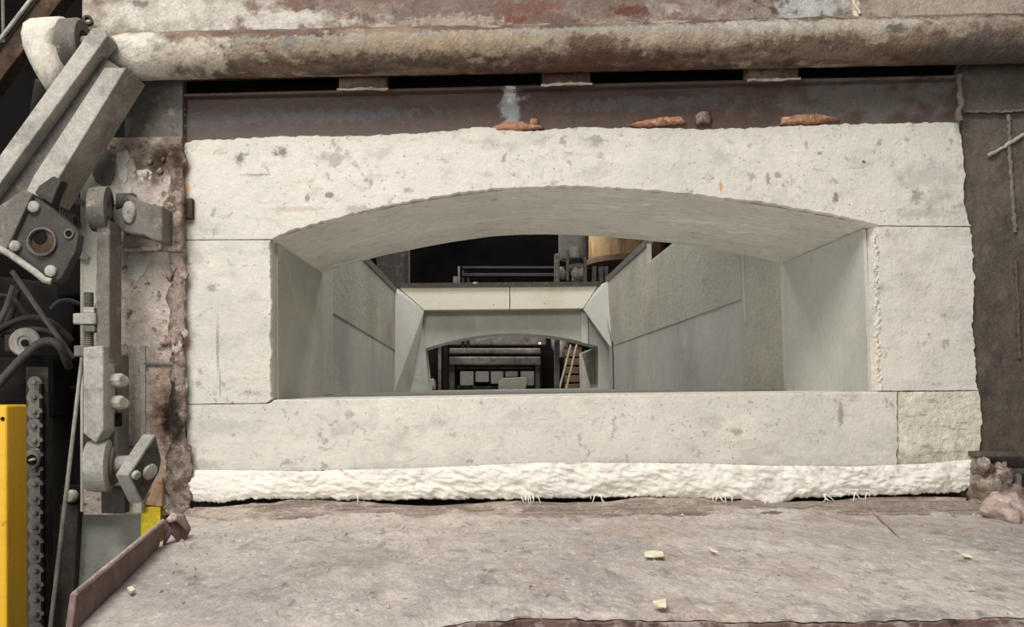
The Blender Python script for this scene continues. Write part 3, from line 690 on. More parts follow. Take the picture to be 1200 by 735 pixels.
for i in range(14):
    x, y = random.choice(((208, 405), (203, 395), (211, 385), (197, 402), (206, 318), (210, 330)))
    lump(at(x+random.uniform(-7, 7), y+random.uniform(-10, 10), -.028), .010, .005, .016, i*2+3, .9, 12, 9, 2.6).build('slag_drip', m_pinkdust, lc, smooth='all')
MB().rect(167, 425, 203, 428, -.028, 0).build('cover_plate', m_grey_dark, lc, bevel=.001)
MB().rect(164, 405, 170, 560, -.028, -.01).build('edge_strip', m_grey, lc, bevel=.002)

# ------------------------------------------------------------------ lever arm
m_shaded_web = MAT('lever_web_steel', (112, 107, 100), [dict(c=(92, 87, 81), s=9, lo=.46, hi=.64, a=.7), dict(c=(150, 144, 134), s=26, lo=.58, hi=.7, a=.6)], bump=[(30, .003, 5)], rough=.8, spec=.25)  # darker grey paints in the shade between front rib and rear flange
lev = thing('lever_arm', 'stepped grey steel lever arm slanting down from the shaft end', 'lever', at(128, 80, -.15))
def ext(a, b_, t): return (a[0]+(b_[0]-a[0])*t, a[1]+(b_[1]-a[1])*t)
e = 2.6
MB().px([(108, 32), (121, 33), (126, 42), ext((121, 42), (8, 200), e), ext((106, 36), (-3, 186), e)], -.235, -.17).build('front_rib', m_grey, lev, bevel=.004)  # lighter grey than the web, light on the front put into colour
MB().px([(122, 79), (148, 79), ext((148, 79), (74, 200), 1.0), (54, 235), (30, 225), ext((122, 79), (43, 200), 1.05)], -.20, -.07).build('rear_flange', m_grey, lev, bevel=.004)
MB().px([(112, 60), (140, 79), (60, 215), (-20, 262), (-150, 420), (-170, 400)], -.192, -.15).build('web', m_shaded_web, lev, bevel=.003)
drips = MB()
for i in range(34):
    t = i/33; x, y = ext((124, 86), (52, 196), t)
    r_ = random.uniform(.006, .013)
    q = lump(at(x+random.uniform(-2, 5), y, -.184), r_, r_*.6, r_, i*1.7, .5, 8, 5)
    drips.rings([q.v[a*8:(a+1)*8] for a in range(6)])
o = drips.build('dust_ridge', m_pale_steel, lev, smooth='all'); o['kind'] = 'stuff'

# bearing block behind the lever head
br = thing('shaft_bearing', 'pale rounded bearing casting behind the head of the lever arm', 'bearing', at(65, 100, -.1))
pillow([(30, 44), (33, 30), (41, 24.5), (58, 23), (78, 22), (84, 30), (80, 45), (76, 60), (80, 75), (84, 90), (74, 108), (60, 112), (50, 97), (40, 78), (33, 62)], -.06, .14, .07, 6).build('casting', m_pale_steel, br, smooth='all')
MB().lathe(at(77, 52, -.09), Vector((1, .1, 0)), [(0, .076), (.05, .080), (.06, .074), (.06, .044), (.02, .040), (0, .040)], 32, closed=True).build('eye_ring', m_grey_dark, br, smooth=True)
MB().lathe(at(80, 52, -.09), Vector((1, 0, 0)), [(0, .024), (.10, .024), (.105, .018)], 16).build('pin', m_grey, br, smooth=True)
MB().lathe(at(104, 26, .0), Vector((.3, -1, 0)), [(0, .016), (.02, .016), (.02, .009), (.0, .009)], 16, closed=True).build('grease_ring', m_iron, br, smooth=True)

# clevis plate with bolts
cv = thing('clevis_plate', 'dark four-cornered plate with bolts and a round bush at the lever foot', 'clevis', at(48, 300, -.26))
plate = [(37, 228), (62, 246), (86, 266), (92, 275), (88, 296), (72, 326), (63, 332), (40, 316), (7, 291), (10, 282)]
MB().px(plate, -.26, -.225).build('plate', m_iron, cv, bevel=.004)
MB().px([(28, 222), (38, 227), (8, 292), (-4, 290), (-30, 300), (-30, 260)], -.275, -.21).build('side_bar', m_grey_dark, cv, bevel=.004)
MB().tube([at(-12, 285, -.27), at(10, 297, -.28), at(40, 318, -.28), at(52, 328, -.275), at(60, 330, -.27)], .010, 10).build('edge_roll', m_grey, cv, smooth=True)
for x, y in ((41, 243), (19, 289), (61, 318)):
    MB().lathe(at(x, y, -.26), (0, -1, 0), [(0, .017), (.010, .017), (.014, .012)], 16).build('bolt', m_grey, cv, smooth=True)
MB().lathe(at(81, 274, -.262), (0, -1, 0), [(0, .015), (.003, .015), (.003, .010), (0, .010)], 18, closed=True).build('bolt_hole', m_grey_dark, cv, smooth=True)
MB().lathe(at(81, 274, -.2615), (0, -1, 0), [(0, .010), (.001, .010)], 16).build('hole_bottom', m_black, cv)
# bush: an open tilted ring with a dark bore
MB().lathe(at(50, 284, -.262), (.05, -1, .03), [(0, .043), (.008, .043), (.010, .039), (.006, .036), (0, .036)], 30, closed=True).build('bush', m_grey_dark, cv, smooth=True); bush = bpy.context.scene.objects['bush']
MB().lathe(at(50, 284, -.2605), (.0, -1, .0), [(0, .036), (.0015, .036)], 24).build('bore', m_brownbar, bush)
MB().lathe(at(47, 278, -.2625), (.0, -1, .0), [(0, .022), (.001, .020)], 20).build('bore_hollow', m_black, bush)
MB().px([(40, 226), (46, 217), (62, 206), (72, 211), (66, 224), (60, 240)], -.22, -.18).build('gusset', m_iron, cv, bevel=.004)

# ------------------------------------------------------------------ door link with eyes, pins and adjusting bolt
lk = thing('door_link', 'upright grey link bar with an eye at each end beside the burnt column', 'link bar', at(125, 600, -.1))
MB().rect(113, 258, 128.5, 425, -.19, -.115).build('upper_bar', m_grey_dark, lk, bevel=.004)
MB().px([(97, 407), (121, 405), (121, 505), (112, 520), (97, 508)], -.22, -.12).build('lower_bar', m_grey, lk, bevel=.005)
MB().rect(118, 415, 137, 540, -.15, -.07).build('fork_cheek', m_grey_dark, lk, bevel=.004)
MB().px([(97, 508), (111, 520), (100, 538), (97, 538)], -.13, -.11).build('shadow_plate', m_brownbar, lk)
MB().lathe(at(114, 246, -.16), (1, .25, 0), [(-.015, .066), (.010, .072), (.035, .072), (.035, .030), (-.015, .030)], 32, closed=True).build('upper_eye', m_grey_dark, lk, smooth=True)
q_ = MB().lathe(at(112, 546, -.17), (1, .25, 0), [(-.02, .074), (.005, .080), (.04, .080), (.045, .070), (.045, .034), (-.02, .034)], 32, closed=True); leye = q_.build('lower_eye', m_grey, lk, smooth=True)
MB().lathe(at(124, 546, -.145), (1, .25, 0), [(0, .058), (.02, .062), (.03, .058), (.03, .034), (0, .034)], 28, closed=True).build('washer', m_grey_dark, leye, smooth=True)
MB().lathe(at(122, 546, -.145), (1, .2, 0), [(0, .030), (.085, .030), (.09, .026)], 20).build('pin', m_grey, leye, smooth=True)
for y in (446, 472):
    q = MB().lathe(at(133, y, -.16), (1, -.25, 0), [(0, .022), (.030, .022), (.036, .017)], 8)
    qb = q.build('bolt', m_grey, lk, bevel=.002)
    MB().lathe(at(141, y+1, -.15), (1, -.6, 0), [(0, .017), (.02, .017), (.022, .013)], 14).build('bolt_end', m_grey, qb, smooth=True)
MB().rect(129, 484, 141, 500, -.152, -.14).build('slot', m_black, lk)
MB().px([(118, 572), (146, 572), (146, 602), (118, 602)], -.09, -.03).build('foot_plate', m_iron, lk, bevel=.004)
MB().px([(140, 575), (166, 570), (166, 602), (140, 602)], -.06, -.025).build('foot_gusset', m_pale_steel, lk, bevel=.004)
# adjusting bolt
ab = thing('adjusting_bolt', 'threaded upright bolt with square nuts on the left of the link bar', 'bolt', at(104, 420, -.16))
prof = []
z0 = at(104, 424, -.17); z1 = at(104, 342, -.17); hgt = (z1-z0).length
nthr = 34
for i in range(nthr): prof += [(hgt*i/nthr, .0125), (hgt*(i+.5)/nthr, .0150)]
MB().lathe(z0, z1-z0, prof, 14).build('threaded_rod', m_grey_dark, ab, smooth=True)
MB().rect(85, 367, 112, 380, -.20, -.14).build('nut', m_grey, ab, bevel=.004)
MB().rect(96, 381, 111, 389, -.195, -.145).build('nut', m_grey_dark, ab, bevel=.004)
MB().rect(86, 405, 100, 418, -.20, -.14).build('nut', m_grey_dark, ab, bevel=.004)
MB().rect(97, 360, 110, 367, -.19, -.15).build('washer', m_grey, ab, bevel=.002)

# top lug
lg = thing('pivot_lug', 'teardrop lug with a flush pin welded to the burnt column', 'lug', at(180, 285, -.02))
MB().rect(144, 238, 189, 292, -.045, -.02).build('base_pad', m_colplate, lg, bevel=.004)
tear = []
for k in range(15):
    a = PI*.42 + PI*1.05*k/14
    tear.append((151+20*math.cos(a), 251-22*math.sin(a)))
tear += [(170, 276), (181, 283), (190, 283), (190, 241), (178, 240), (166, 235)]
MB().px(tear, -.125, -.03).build('lug_plate', m_grey_dark, lg, bevel=.006)
q = MB().lathe(at(152, 249, -.125), (.05, -1, 0), [(0, .036), (.006, .035), (.010, .029)], 28); c0 = at(152, 249, -.125)
for v in q.v: v.x = c0.x+(v.x-c0.x)*.6
q.build('pin', m_grey, lg, smooth=True)
weld([(146, 292), (188, 291), (189, 240)], -.045, .007, m_pale_steel, lg)
MB().lathe(at(136, 238, -.11), (.9, .4, 0), [(0, .03), (.05, .036), (.06, .03)], 16).build('spacer', m_iron, lg, smooth=True)
MB().px([(190, 236), (205, 222), (213, 225), (213, 295), (190, 294)], -.05, -.02).build('weld_pad', m_crust, lg, bevel=.006)

# lower diamond flange
df = thing('diamond_flange', 'tilted diamond flange plate with three holes at the foot of the link', 'flange', at(165, 590, -.12))
dia = [at(182, 509, -.15), at(189, 538, -.09), at(186, 552, -.09), at(166, 590, -.13), at(150, 557, -.19)]
vec = Vector((-.034, -.012, .002))
MB().prism(dia, vec).build('plate', m_grey, df, bevel=.003)
nrm = (dia[1]-dia[0]).cross(dia[4]-dia[0]).normalized()
if nrm.y > 0: nrm = -nrm
cen = sum(dia, Vector())/5
inner = [cen+(p-cen)*.93+nrm*.0015 for p in dia]
MB().prism(inner, nrm*.002).build('shaded_face', m_iron, df)  # dark skin paints shade onto the side facing right
def onplane(px, py):
    d = ray(px, py); return CAM+d*((cen-CAM).dot(nrm)/d.dot(nrm))
for x, y, r_ in ((174, 552, .026), (158, 556, .014), (169, 579, .013)):
    MB().lathe(onplane(x, y)+nrm*.001, nrm, [(0, r_), (.010, r_*.95), (.012, r_*.8)], 20).build('bolt_face', m_grey, df, smooth=True)

# ------------------------------------------------------------------ apron tray
ZA = ZC-.392
ap_root = thing('dusty_apron', 'wide dust-covered steel apron tray in front of the furnace sill', 'tray', (0.3, -.6, ZA))
edge_px = [(20, 790), (300, 752), (490, 735), (560, 727), (640, 722.5), (760, 723.5), (900, 726), (1040, 726), (1200, 721), (1420, 716)]
def xleft(Y): return -.965 - .25*Y
NXa, NYa = 320, 150
xr_ = 1.75
def yfront(X):
    # front edge of the tray, slightly bowed
    pts = [at_z(x, y, ZA) for x, y in edge_px]
    for a, c in zip(pts, pts[1:]):
        if X <= c.x: return a.y+(c.y-a.y)*(X-a.x)/(c.x-a.x)
    return pts[-1].y
vs = []
for j in range(NYa+1):
    t = j/NYa
    for i in range(NXa+1):
        s_ = i/NXa
        Xf = None
        Y = -.015 + t*(-1.2+.015)
        x0 = xleft(Y); X = x0+(xr_-x0)*s_
        Yf = yfront(X); Y = -.015+t*(Yf+.015)
        z = ZA + .004*fr((X, Y, 0), 3, 3, 1) + .0035*fr((X, Y, 0), 16, 5, 2) + .0022*fr((X, Y, 1), 55, 4, 3)
        if t > .985: z -= .004
        z += .012*max(0, 1-abs(Y+.1)/.12)*(.5+fr((X, Y, 2), 6, 3, 6))
        vs.append(Vector((X, Y, z)))
a_ = MB(); a_.v = vs; w = NXa+1
a_.f = [(j*w+i, (j+1)*w+i, (j+1)*w+i+1, j*w+i+1) for j in range(NYa) for i in range(NXa)]
a_.build('tray_plate', m_dust, ap_root, smooth='all', recalc=False)
# front lip: rusted downturn
lp = MB(); rs0, rs1, rs2 = [], [], []
for i in range(NXa+1):
    p = vs[NYa*w+i]
    jit = .003*n1(p.x*30, 2)
    rs0.append(p+Vector((0, .012, -.001))); rs1.append(p+Vector((0, -.006+jit, -.003+jit))); rs2.append(p+Vector((0, -.004, -.12)))
lp.v = rs0+rs1+rs2; k = NXa+1
lp.f = [(r_*k+i, (r_+1)*k+i, (r_+1)*k+i+1, r_*k+i+1) for r_ in range(2) for i in range(NXa)]
lp.build('front_lip', m_lip, ap_root, smooth=True)
# rear ledge under the blanket
lv = MB(); vs2 = []
prof = [(-.005, .012), (-.020, .012), (-.050, .020), (-.085, .015), (-.11, .010), (-.14, .007), (-.17, -.004)]
NL = 300
for i in range(NL+1):
    X = -.965+(1.62+.965)*i/NL
    for y, z in prof:
        vs2.append(Vector((X, y+.004*n1(X*11, y*20), ZA+z+.006*fr((X, y*6, z), 9, 4, 2)+max(0, 1+y/.06)*.022*(.35+max(0, min(1, .45+1.6*n1(X*2.6, 4)))))))
lv.v = vs2; k = len(prof)
lv.f = [(i*k+j, i*k+j+1, (i+1)*k+j+1, (i+1)*k+j) for i in range(NL) for j in range(k-1)]
lv.build('rear_ledge', m_ledge, ap_root, smooth=True)
# side flange, leaning outward
fb0, fb1 = at_z(186, 643, ZA), at_z(84, 744, ZA)
ft0 = at(193, 611, fb0.y+.03); ft1 = at(90, 697, fb1.y+.03)
ft1e = ft1
q0 = [fb0, fb1, ft1, ft0]
MB().prism(q0, (-.012, 0, .002)).build('side_flange', m_flange, ap_root, bevel=.002)
MB().tube([ft0+Vector((-.004, 0, .001)), ft0.lerp(ft1, .5)+Vector((-.004, 0, .001)), ft1+Vector((-.004, 0, .001))], .005, 8).build('flange_edge', m_pinkdust, ap_root, smooth=True)
# torn corner
MB().prism([at(192, 611, -.5), at(200, 605, -.48), at(213, 604, -.42), at(222, 622, -.42), at(212, 642, -.46), at(200, 626, -.50), at(190, 642, -.52)], (-.006, .03, 0)).build('torn_corner', m_flange, ap_root, bevel=.004)
MB().tube([at(196, 611, -.5), at(203, 606, -.49), at(211, 607, -.46), at(219, 620, -.43)], [.006, .012, .013, .006], 8).build('corner_curl', m_pinkdust, ap_root, smooth=True)
weld([(1022, 597), (1040, 612), (1052, 626)], -.12, .001, m_pinkdust, ap_root, 'dust_streak')
pa, pb = at_z(1020, 598, ZA+.004), at_z(1052, 627, ZA+.004)
MB().tube([pa, pa.lerp(pb, .5)+Vector((.004, 0, .002)), pb], [.005, .006, .002], 7).build('scratch_ridge', m_pinkdust, ap_root, smooth=True)
# support front below the tray
struct(MB().box((-.95, -.01, 0), (1.7, .3, ZA-.01)), 'wall_front', m_column)
# grit
gr = MB()
for i in range(620):
    X = random.uniform(-.85, 1.5); Y = random.uniform(-1.1, -.12)
    if X < xleft(Y)+.03: continue
    r_ = random.choice((.0022, .003, .004, .006))*random.uniform(.6, 1.2)
    p = Vector((X, Y, ZA+.004+r_*.3))
    vs_ = [p+Vector((random.uniform(-1, 1)*r_*1.3, random.uniform(-1, 1)*r_*1.3, random.uniform(-.5, .2)*r_)) for _ in range(3)] + [p+Vector((0, 0, r_))]
    gr.add(vs_, [(0, 1, 2), (0, 1, 3), (1, 2, 3), (2, 0, 3)])
o = gr.build('dust_grit', m_dust)
tag(o, 'pale grit scattered over the dusty apron', 'grit', kind='stuff')
def chip(pix, label, h=.006):
    pts = [at_z(x, y, ZA+.008) for x, y in pix]
    o = MB().prism(pts, (0, 0, h)).build('refractory_chip', m_chip, None, bevel=.001)
    tag(o, label, 'chip', 'chips lying on the apron')
chip([(755, 650), (764, 648), (777, 649), (778, 653), (766, 654), (756, 653)], 'larger pale refractory chip lying on the apron, farther from its front edge')
chip([(765, 708), (781, 705), (781, 713), (772, 712)], 'pale yellowish triangular chip on the apron close to its front edge')
chip([(829, 641), (836, 645), (842, 648), (834, 647)], 'thin sliver of refractory on the apron beside the larger chip', .003)
chip([(149, 692), (155, 690), (159, 694), (153, 697)], 'small tan chip on the apron by the side flange')
chip([(1126, 650), (1134, 650), (1140, 654), (1130, 653)], 'pale flat chip on the apron toward the pinkish lump', .003)

# ------------------------------------------------------------------ left side: yellow post, chain, cover, rods, hoses
yp = thing('yellow_post', 'bright yellow painted square post at the bottom left', 'post', at(5, 735, -.3))
MB().px([(-40, 475), (8, 475), (8, 1010), (-40, 1010)], -.34, -.245).build('post_body', m_yellow, yp, bevel=.006)
MB().lathe(at(3, 491, -.341), (0, -1, 0), [(0, .006), (.001, .006)], 12).build('bolt_hole', m_black, yp)
# chain: links alternate between wide and narrow plates
m_chain = MAT('chain_steel', (112, 107, 99), [dict(c=(84, 78, 72), s=20, lo=.48, hi=.64, a=.7)], rough=.6, spec=.4)
chn = thing('roller_chain', 'grey roller chain hanging beside the yellow post', 'chain', at(43, 735, -.1))
linkY = -.06; y = 440; i = 0
def eight(cx_, cy_, w_, h_, n=10):
    pts = []
    for k in range(n+1):
        a = PI*k/n; pts.append((cx_+w_*math.cos(a), cy_-h_*.5-w_*math.sin(a)))
    pts.append((cx_-w_*.68, cy_))
    for k in range(n+1):
        a = PI+PI*k/n; pts.append((cx_+w_*math.cos(a), cy_+h_*.5-w_*math.sin(a)))
    pts.append((cx_+w_*.68, cy_))
    return pts
first_link = {}
while y < 780:
    key = i % 2
    wd_ = 9.5 if key else 8.5
    ybase = y+17; xb = 41+(ybase-600)*.008
    lkk = MB().px(eight(xb, ybase, wd_, 15), linkY-.010*key, linkY-.010*key+.006).build('link_plate', m_chain, chn, bevel=.0015)
    MB().lathe(at(xb, ybase-8, linkY-.012), (0, -1, 0), [(0, .0085), (.006, .0085), (.008, .006)], 12).build('link_pin', m_chain, lkk, smooth=True)
    MB().rect(xb+6, ybase-7, xb+9, ybase+4, linkY-.014, linkY).build('link_gap', m_black, lkk)
    y += 17; i += 1
MB().lathe(at(37, 539, linkY-.02), (0, -1, 0), [(0, .030), (.01, .030), (.012, .024)], 20).build('tension_eye', m_grey_dark, chn, smooth=True)
MB().lathe(at(37, 539, linkY-.034), (0, -1, 0), [(0, .017), (.005, .015)], 16).build('eye_centre', m_black, chn, smooth=True)
MB().lathe(at(37, 539, linkY-.038), (1, -.3, .2), [(-.014, .004), (.014, .004)], 8).build('split_pin', m_pale_steel, chn, smooth=True)

cvb = thing('cover_plate', 'grey-green painted steel cover below the foot of the link', 'cover', at(115, 735, .1))
MB().px([(88, 590), (168, 592), (168, 960), (60, 960)], .02, .06).build('panel', m_panelgrey, cvb, bevel=.003)
MB().px([(70, 592), (92, 592), (80, 800), (55, 800)], -.01, .02).build('angle_leg', m_iron, cvb, bevel=.003)
MB().lathe(at(85, 581, -.02), (.1, -1, 0), [(0, .020), (.02, .020), (.026, .014)], 14).build('bolt', m_pale_steel, cvb, smooth=True)
MB().rect(70, 570, 118, 594, .0, .05).build('bracket', m_black, cvb, bevel=.003)
yb_ = thing('warning_stub', 'small yellow and peach painted stub behind the side flange', 'post', at(176, 620, 0))
MB().rect(165, 594, 188, 660, -.035, .01).build('yellow_band', MAT('lemon_paint', (238, 214, 46), [dict(c=(200, 170, 60), s=20, lo=.55, hi=.66, a=.7)], rough=.6), yb_, bevel=.002)
MB().px([(168, 592), (186, 556), (190, 560), (190, 594)], -.04, .01).build('peach_cap', MAT('peach_crust', (206, 172, 142), [dict(c=(170, 130, 104), s=24, lo=.5, hi=.66, a=.8)], bump=[(40, .006, 5)], rough=.9), yb_, bevel=.003)

o = MB().tube([at(97, 414, -.12), at(78, 575, -.1), at(55, 770, -.08)], .0065, 10).build('slim_rod', m_grey, None, smooth=True)
tag(o, 'slim pale rod running down from the adjusting bolt past the cover', 'rod')

# dark backing machinery in the left gap
bk = thing('drive_housing', 'sooty black drive housing behind the yellow post', 'machine', at(40, 470, .3))
MB().rect(-60, 418, 62, 490, -.02, .3).build('top_box', m_black, bk, bevel=.01)
MB().rect(52, 430, 96, 930, .10, .4).build('side_box', m_black, bk, bevel=.01)
MB().rect(-60, 490, 30, 930, .05, .4).build('lower_box', m_black, bk, bevel=.01)
MB().rect(30, 430, 56, 800, -.03, .0).build('chain_guide', m_iron, bk, bevel=.004)
MB().rect(60, 452, 92, 456, .08, .10).build('seam_bar', m_iron, bk)
dp = thing('disc_pulley', 'pale grey disc pulley above the black drive housing', 'pulley', at(28, 402, -.05))
MB().lathe(at(29, 401, -.05), (.25, -1, .1), [(-.03, .030), (-.01, .045), (0, .047), (.008, .042), (.010, .020), (.006, .018), (.006, .0001)], 28).build('disc', m_grey, dp, smooth=True)
MB().lathe(at(29, 402, -.065), (.25, -1, .1), [(0, .012), (.006, .010)], 12).build('hub', m_black, dp, smooth=True)
MB().rect(5, 392, 26, 412, -.03, 0).build('bracket', m_brownbar, dp, bevel=.003)
def hose(name, pix, r, mat, label, cat):
    P = [at(*p) for p in pix]; path = []
    for i in range(len(P)-1):
        p_1, p0_, p1_, p2_ = P[max(i-1, 0)], P[i], P[i+1], P[min(i+2, len(P)-1)]
        for k in range(8):
            t = k/8
            path.append(.5*((2*p0_)+(-p_1+p1_)*t+(2*p_1-5*p0_+4*p1_-p2_)*t*t+(-p_1+3*p0_-3*p1_+p2_)*t**3))
    path.append(P[-1])
    return tag(MB().tube(path, r, 10).build(name, mat, None, smooth='all'), label, cat, 'cables left of the link bar' if cat == 'cable' else None)
hose('hose', [(-80, 620, -.0), (-20, 470, -.1), (0, 448, -.1), (28, 418, -.09), (48, 402, -.08), (64, 401, -.08), (74, 412, -.06), (80, 430, .05)], .014, m_rubber, 'thick grey hose arching over the black drive housing', 'hose')
hose('cable', [(-120, 440, .1), (-20, 395, 0), (10, 380, .0), (35, 372, .02), (60, 378, .05), (85, 400, .1)], .010, m_iron, 'dark cable looping above the disc pulley', 'cable')
hose('cable', [(-110, 425, .1), (-10, 392, .02), (25, 386, .03), (55, 388, .05), (75, 402, .08)], .009, m_rubber, 'second dark cable just over the disc pulley', 'cable')
hose('cable', [(60, 362, 0), (68, 354, 0), (80, 352, .02), (92, 356, .05)], .007, m_rubber, 'short curved cable end behind the clevis plate', 'cable')
hose('cable', [(-110, 330, .1), (-8, 345, .05), (15, 350, .05), (30, 368, .05), (45, 372, .1)], .008, m_iron, 'dark cable drooping left of the long slanting rod', 'cable')
hose('cable', [(20, 340, .08), (14, 365, .08), (2, 395, .08)], .012, m_iron, 'short thick cable leaning under the clevis plate', 'cable')
o = MB().tube([at(14, 318, -.05), at(50, 370, -.03), at(86, 420, .0)], .008, 8).build('slanting_rod', m_grey_dark, None, smooth=True)
tag(o, 'long slanting rod crossing the cables below the clevis plate', 'rod')
o = MB().tube([at(-5, 385, .0), at(8, 360, .0), at(16, 335, .0)], .010, 8).build('slanting_rod', m_grey_dark, None, smooth=True)
tag(o, 'short grey rod leaning the other way beneath the clevis plate', 'rod')
for k, (x, y, l_) in enumerate(((84, 231, 'pale spring end poking out above the coil behind the clevis plate'), (90, 296, 'pale bracket tongue beside the clevis bolt hole'))):
    o = MB().px([(x-4, y-5), (x+12, y+3), (x+12, y+9), (x-6, y+4)], -.04, 0).build('bracket_tongue', m_grey, None, bevel=.003); tag(o, l_, 'bracket')
cs = MB(); P = []
for k in range(70):
    a = k*.55; c0 = at(74, 250, -.05).lerp(at(90, 262, -.05), k/69)
    P.append(c0+Vector((.0, .022*math.cos(a), .022*math.sin(a))))
o = cs.tube(P, .004, 6).build('coil_spring', m_grey_dark, None, smooth=True); tag(o, 'small coil spring between the clevis plate and the painted edge', 'spring')
MBb = MB().tube([at(-4, 240, -.12), at(5, 240, -.10), at(11, 250, -.1)], .02, 10).tube([at(-4, 250, -.14), at(2, 256, -.12)], .018, 10)
tag(MBb.build('roller_end', m_grey, None, smooth=True), 'ribbed grey roller end under the lever arm at the picture edge', 'roller')
db = thing('diagonal_brace', 'rusty diagonal brace with a pale edge in the top left corner', 'brace', at(30, 50, .3))
MB().px([(-220, 350), (160, -160), (194, -160), (-220, 382)], .3, .36).build('brace_bar', m_brownbar, db, bevel=.004)
MB().tube([at(-220, 332, .28), at(158, -158, .28)], .008, 8).build('edge_rod', m_grey, db, smooth=True)
o = MB().tube([at(1, -160, .32), at(4, 50, .32)], .006, 8).build('hanging_wire', m_grey_dark, None, smooth=True)
tag(o, 'thin upright wire in the top left corner beside the brace', 'wire')
for k, (pix, Y) in enumerate((([(40, 90), (95, 120), (95, 170), (60, 190), (30, 150)], .5), ([(60, 270), (96, 262), (96, 345), (66, 350)], .2), ([(-30, 320), (50, 330), (90, 360), (80, 420), (-30, 420)], .3))):
    o = MB().px(pix, Y, Y+.2).build('machine_block', m_black if k else m_iron, None, bevel=.01)
    tag(o, ('dim iron block in the dark under the lever arm', 'black block behind the coil spring', 'black block behind the cables over the drive housing')[k], 'machine')

# ------------------------------------------------------------------ above the rear wall: things in the dark hall
Yc = 6.6
hy = thing('hydraulic_cylinder', 'pale grey vertical hydraulic cylinder hanging over the rear wall', 'cylinder', at(672, 330, Yc))
zt = at(672, 180, Yc); zb_ = at(672, 305, Yc); r_ = 17.5*S(Yc)
MB().lathe(zt, zb_-zt, [(0, r_), ((zb_-zt).length-.04, r_), ((zb_-zt).length, r_*.86)], 32).build('barrel', m_grey_dark, hy, smooth=True)
MB().lathe(at(673, 290, Yc-.14), (0, 0, -1), [(0, .07), (.10, .08), (.13, .075), (.14, .05)], 20).build('gland', m_grey_dark, hy, smooth=True)
MB().rect(664, 293, 667, 329, Yc-.25, Yc-.2).build('tie_rod', m_iron, hy, bevel=.004)
MB().rect(684, 301, 688, 331, Yc-.25, Yc-.2).build('tie_rod', m_iron, hy, bevel=.004)
MB().lathe(at(676, 310, Yc), (0, 0, -1), [(0, .10), (.05, .11), (.10, .06), (.2, .07)], 16).build('rod_end', m_grey_dark, hy, smooth=True)
for x in (659, 675, 681):
    lump(at(x, 321, Yc-.1), .05, .05, .07, x, .4, 10, 8).build('fitting', m_grey_dark, hy, smooth='all')
dr = thing('ochre_drum', 'large ochre drum with vertical streaks right of the hydraulic cylinder', 'drum', at(725, 315, Yc+.6))
r2 = 44*S(Yc+.8)
zt2, zb2 = at(732, 195, Yc+.8), at(732, 305, Yc+.8)
MB().lathe(zt2, (0, 0, -1), [(0, r2), ((zt2-zb2).z, r2)], 40).build('shell', m_ochre, dr, smooth=True)
MB().lathe(zb2, (0, 0, -1), [(0, r2*1.03), (.07, r2*1.03), (.09, r2*.9)], 40).build('bottom_rim', m_brownbar, dr, smooth=True)
for x in (695, 703, 709):
    MB().rect(x, 312, x+4, 332, Yc, Yc+.1).build('foot', m_iron, dr, bevel=.004)
for k, (y0, y1, l_) in enumerate(((312, 315, 'upper dark rail crossing the dark above the rear wall'), (320, 324, 'lower dark rail just above the rear wall'))):
    o = MB().rect(541, y0, 662, y1, 7.6, 7.7).rect(541+k*6, y1, 544+k*6, 469, 7.62, 7.68).build('guide_rail', m_black, None, bevel=.01); tag(o, l_, 'rail')
o = MB().rect(536.5, 312, 539, 332, 5.46, 5.49).rect(531, 324, 536, 332, 5.46, 5.49).build('stop_post', m_grey_dark, None, bevel=.003); tag(o, 'thin grey stop post standing on the rear wall', 'post')
o = MB().rect(650, 297, 656, 457, 6.3, 6.4).build('guard_post', m_darkgrey, None, bevel=.01); tag(o, 'short dark post left of the hydraulic cylinder', 'post')
o = MB().px([(440, 294), (478, 288), (478, 457), (452, 457)], 6.9, 7.0).rect(477, 290, 480, 457, 6.8, 6.85).build('rusty_bracket', m_iron, None, bevel=.01); tag(o, 'rust-brown bracket above the rear wall at its left end', 'bracket')
# small clods on the back rim
for k, (x, l_) in enumerate(((556, 'pale crumb on the rear rim left of its middle joint'), (640, 'pale crumb on the rear rim near the dark post'))):
    o = lump(at(x, 333, YB+.03), .07, .05, .018, k+3, .4, 14, 8).build('lining_crumb', m_wall_pale, None, smooth='all'); tag(o, l_, 'crumb')

# ------------------------------------------------------------------ seen through the rear arch
Ym = 7.6
pr = thing('press_machine', 'dark press frame with grey panels seen through the rear arch', 'machine', at(590, 460, Ym))
MB().rect(526, 380, 640, 405, Ym+.1, Ym+.4).build('crown_beam', m_darkgrey, pr, bevel=.02)
MB().rect(526, 408, 634, 415, Ym-.1, Ym+.3).build('cross_beam', m_darkgrey, pr, bevel=.02)
MB().rect(526, 418, 634, 428, Ym-.2, Ym+.3).build('cross_beam', m_darkgrey, pr, bevel=.02)
MB().rect(526, 426, 533, 470, Ym-.1, Ym+.3).build('post', m_darkgrey, pr, bevel=.02)
MB().rect(627, 424, 633, 470, Ym-.1, Ym+.3).build('post', m_darkgrey, pr, bevel=.02)
MB().rect(536, 430, 625, 433, Ym-.05, Ym+.3).build('panel_rail', m_darkgrey, pr, bevel=.01)
m_pan = MAT('panel_grey', (160, 155, 151), [dict(c=(118, 113, 109), s=4, lo=.45, hi=.62, a=.8)], rough=.5)
for x0, x1, y0, y1 in ((539, 555, 435, 452), (557, 573, 435, 448), (575, 590, 435, 450), (592, 607, 435, 442), (610, 626, 435, 452)):
    MB().rect(x0, y0, x1, y1, Ym-.12, Ym+.15).build('panel', m_pan, pr, bevel=.01)
MB().rect(536, 452, 626, 456, Ym-.05, Ym+.2).build('panel_rail', m_darkgrey, pr, bevel=.01)
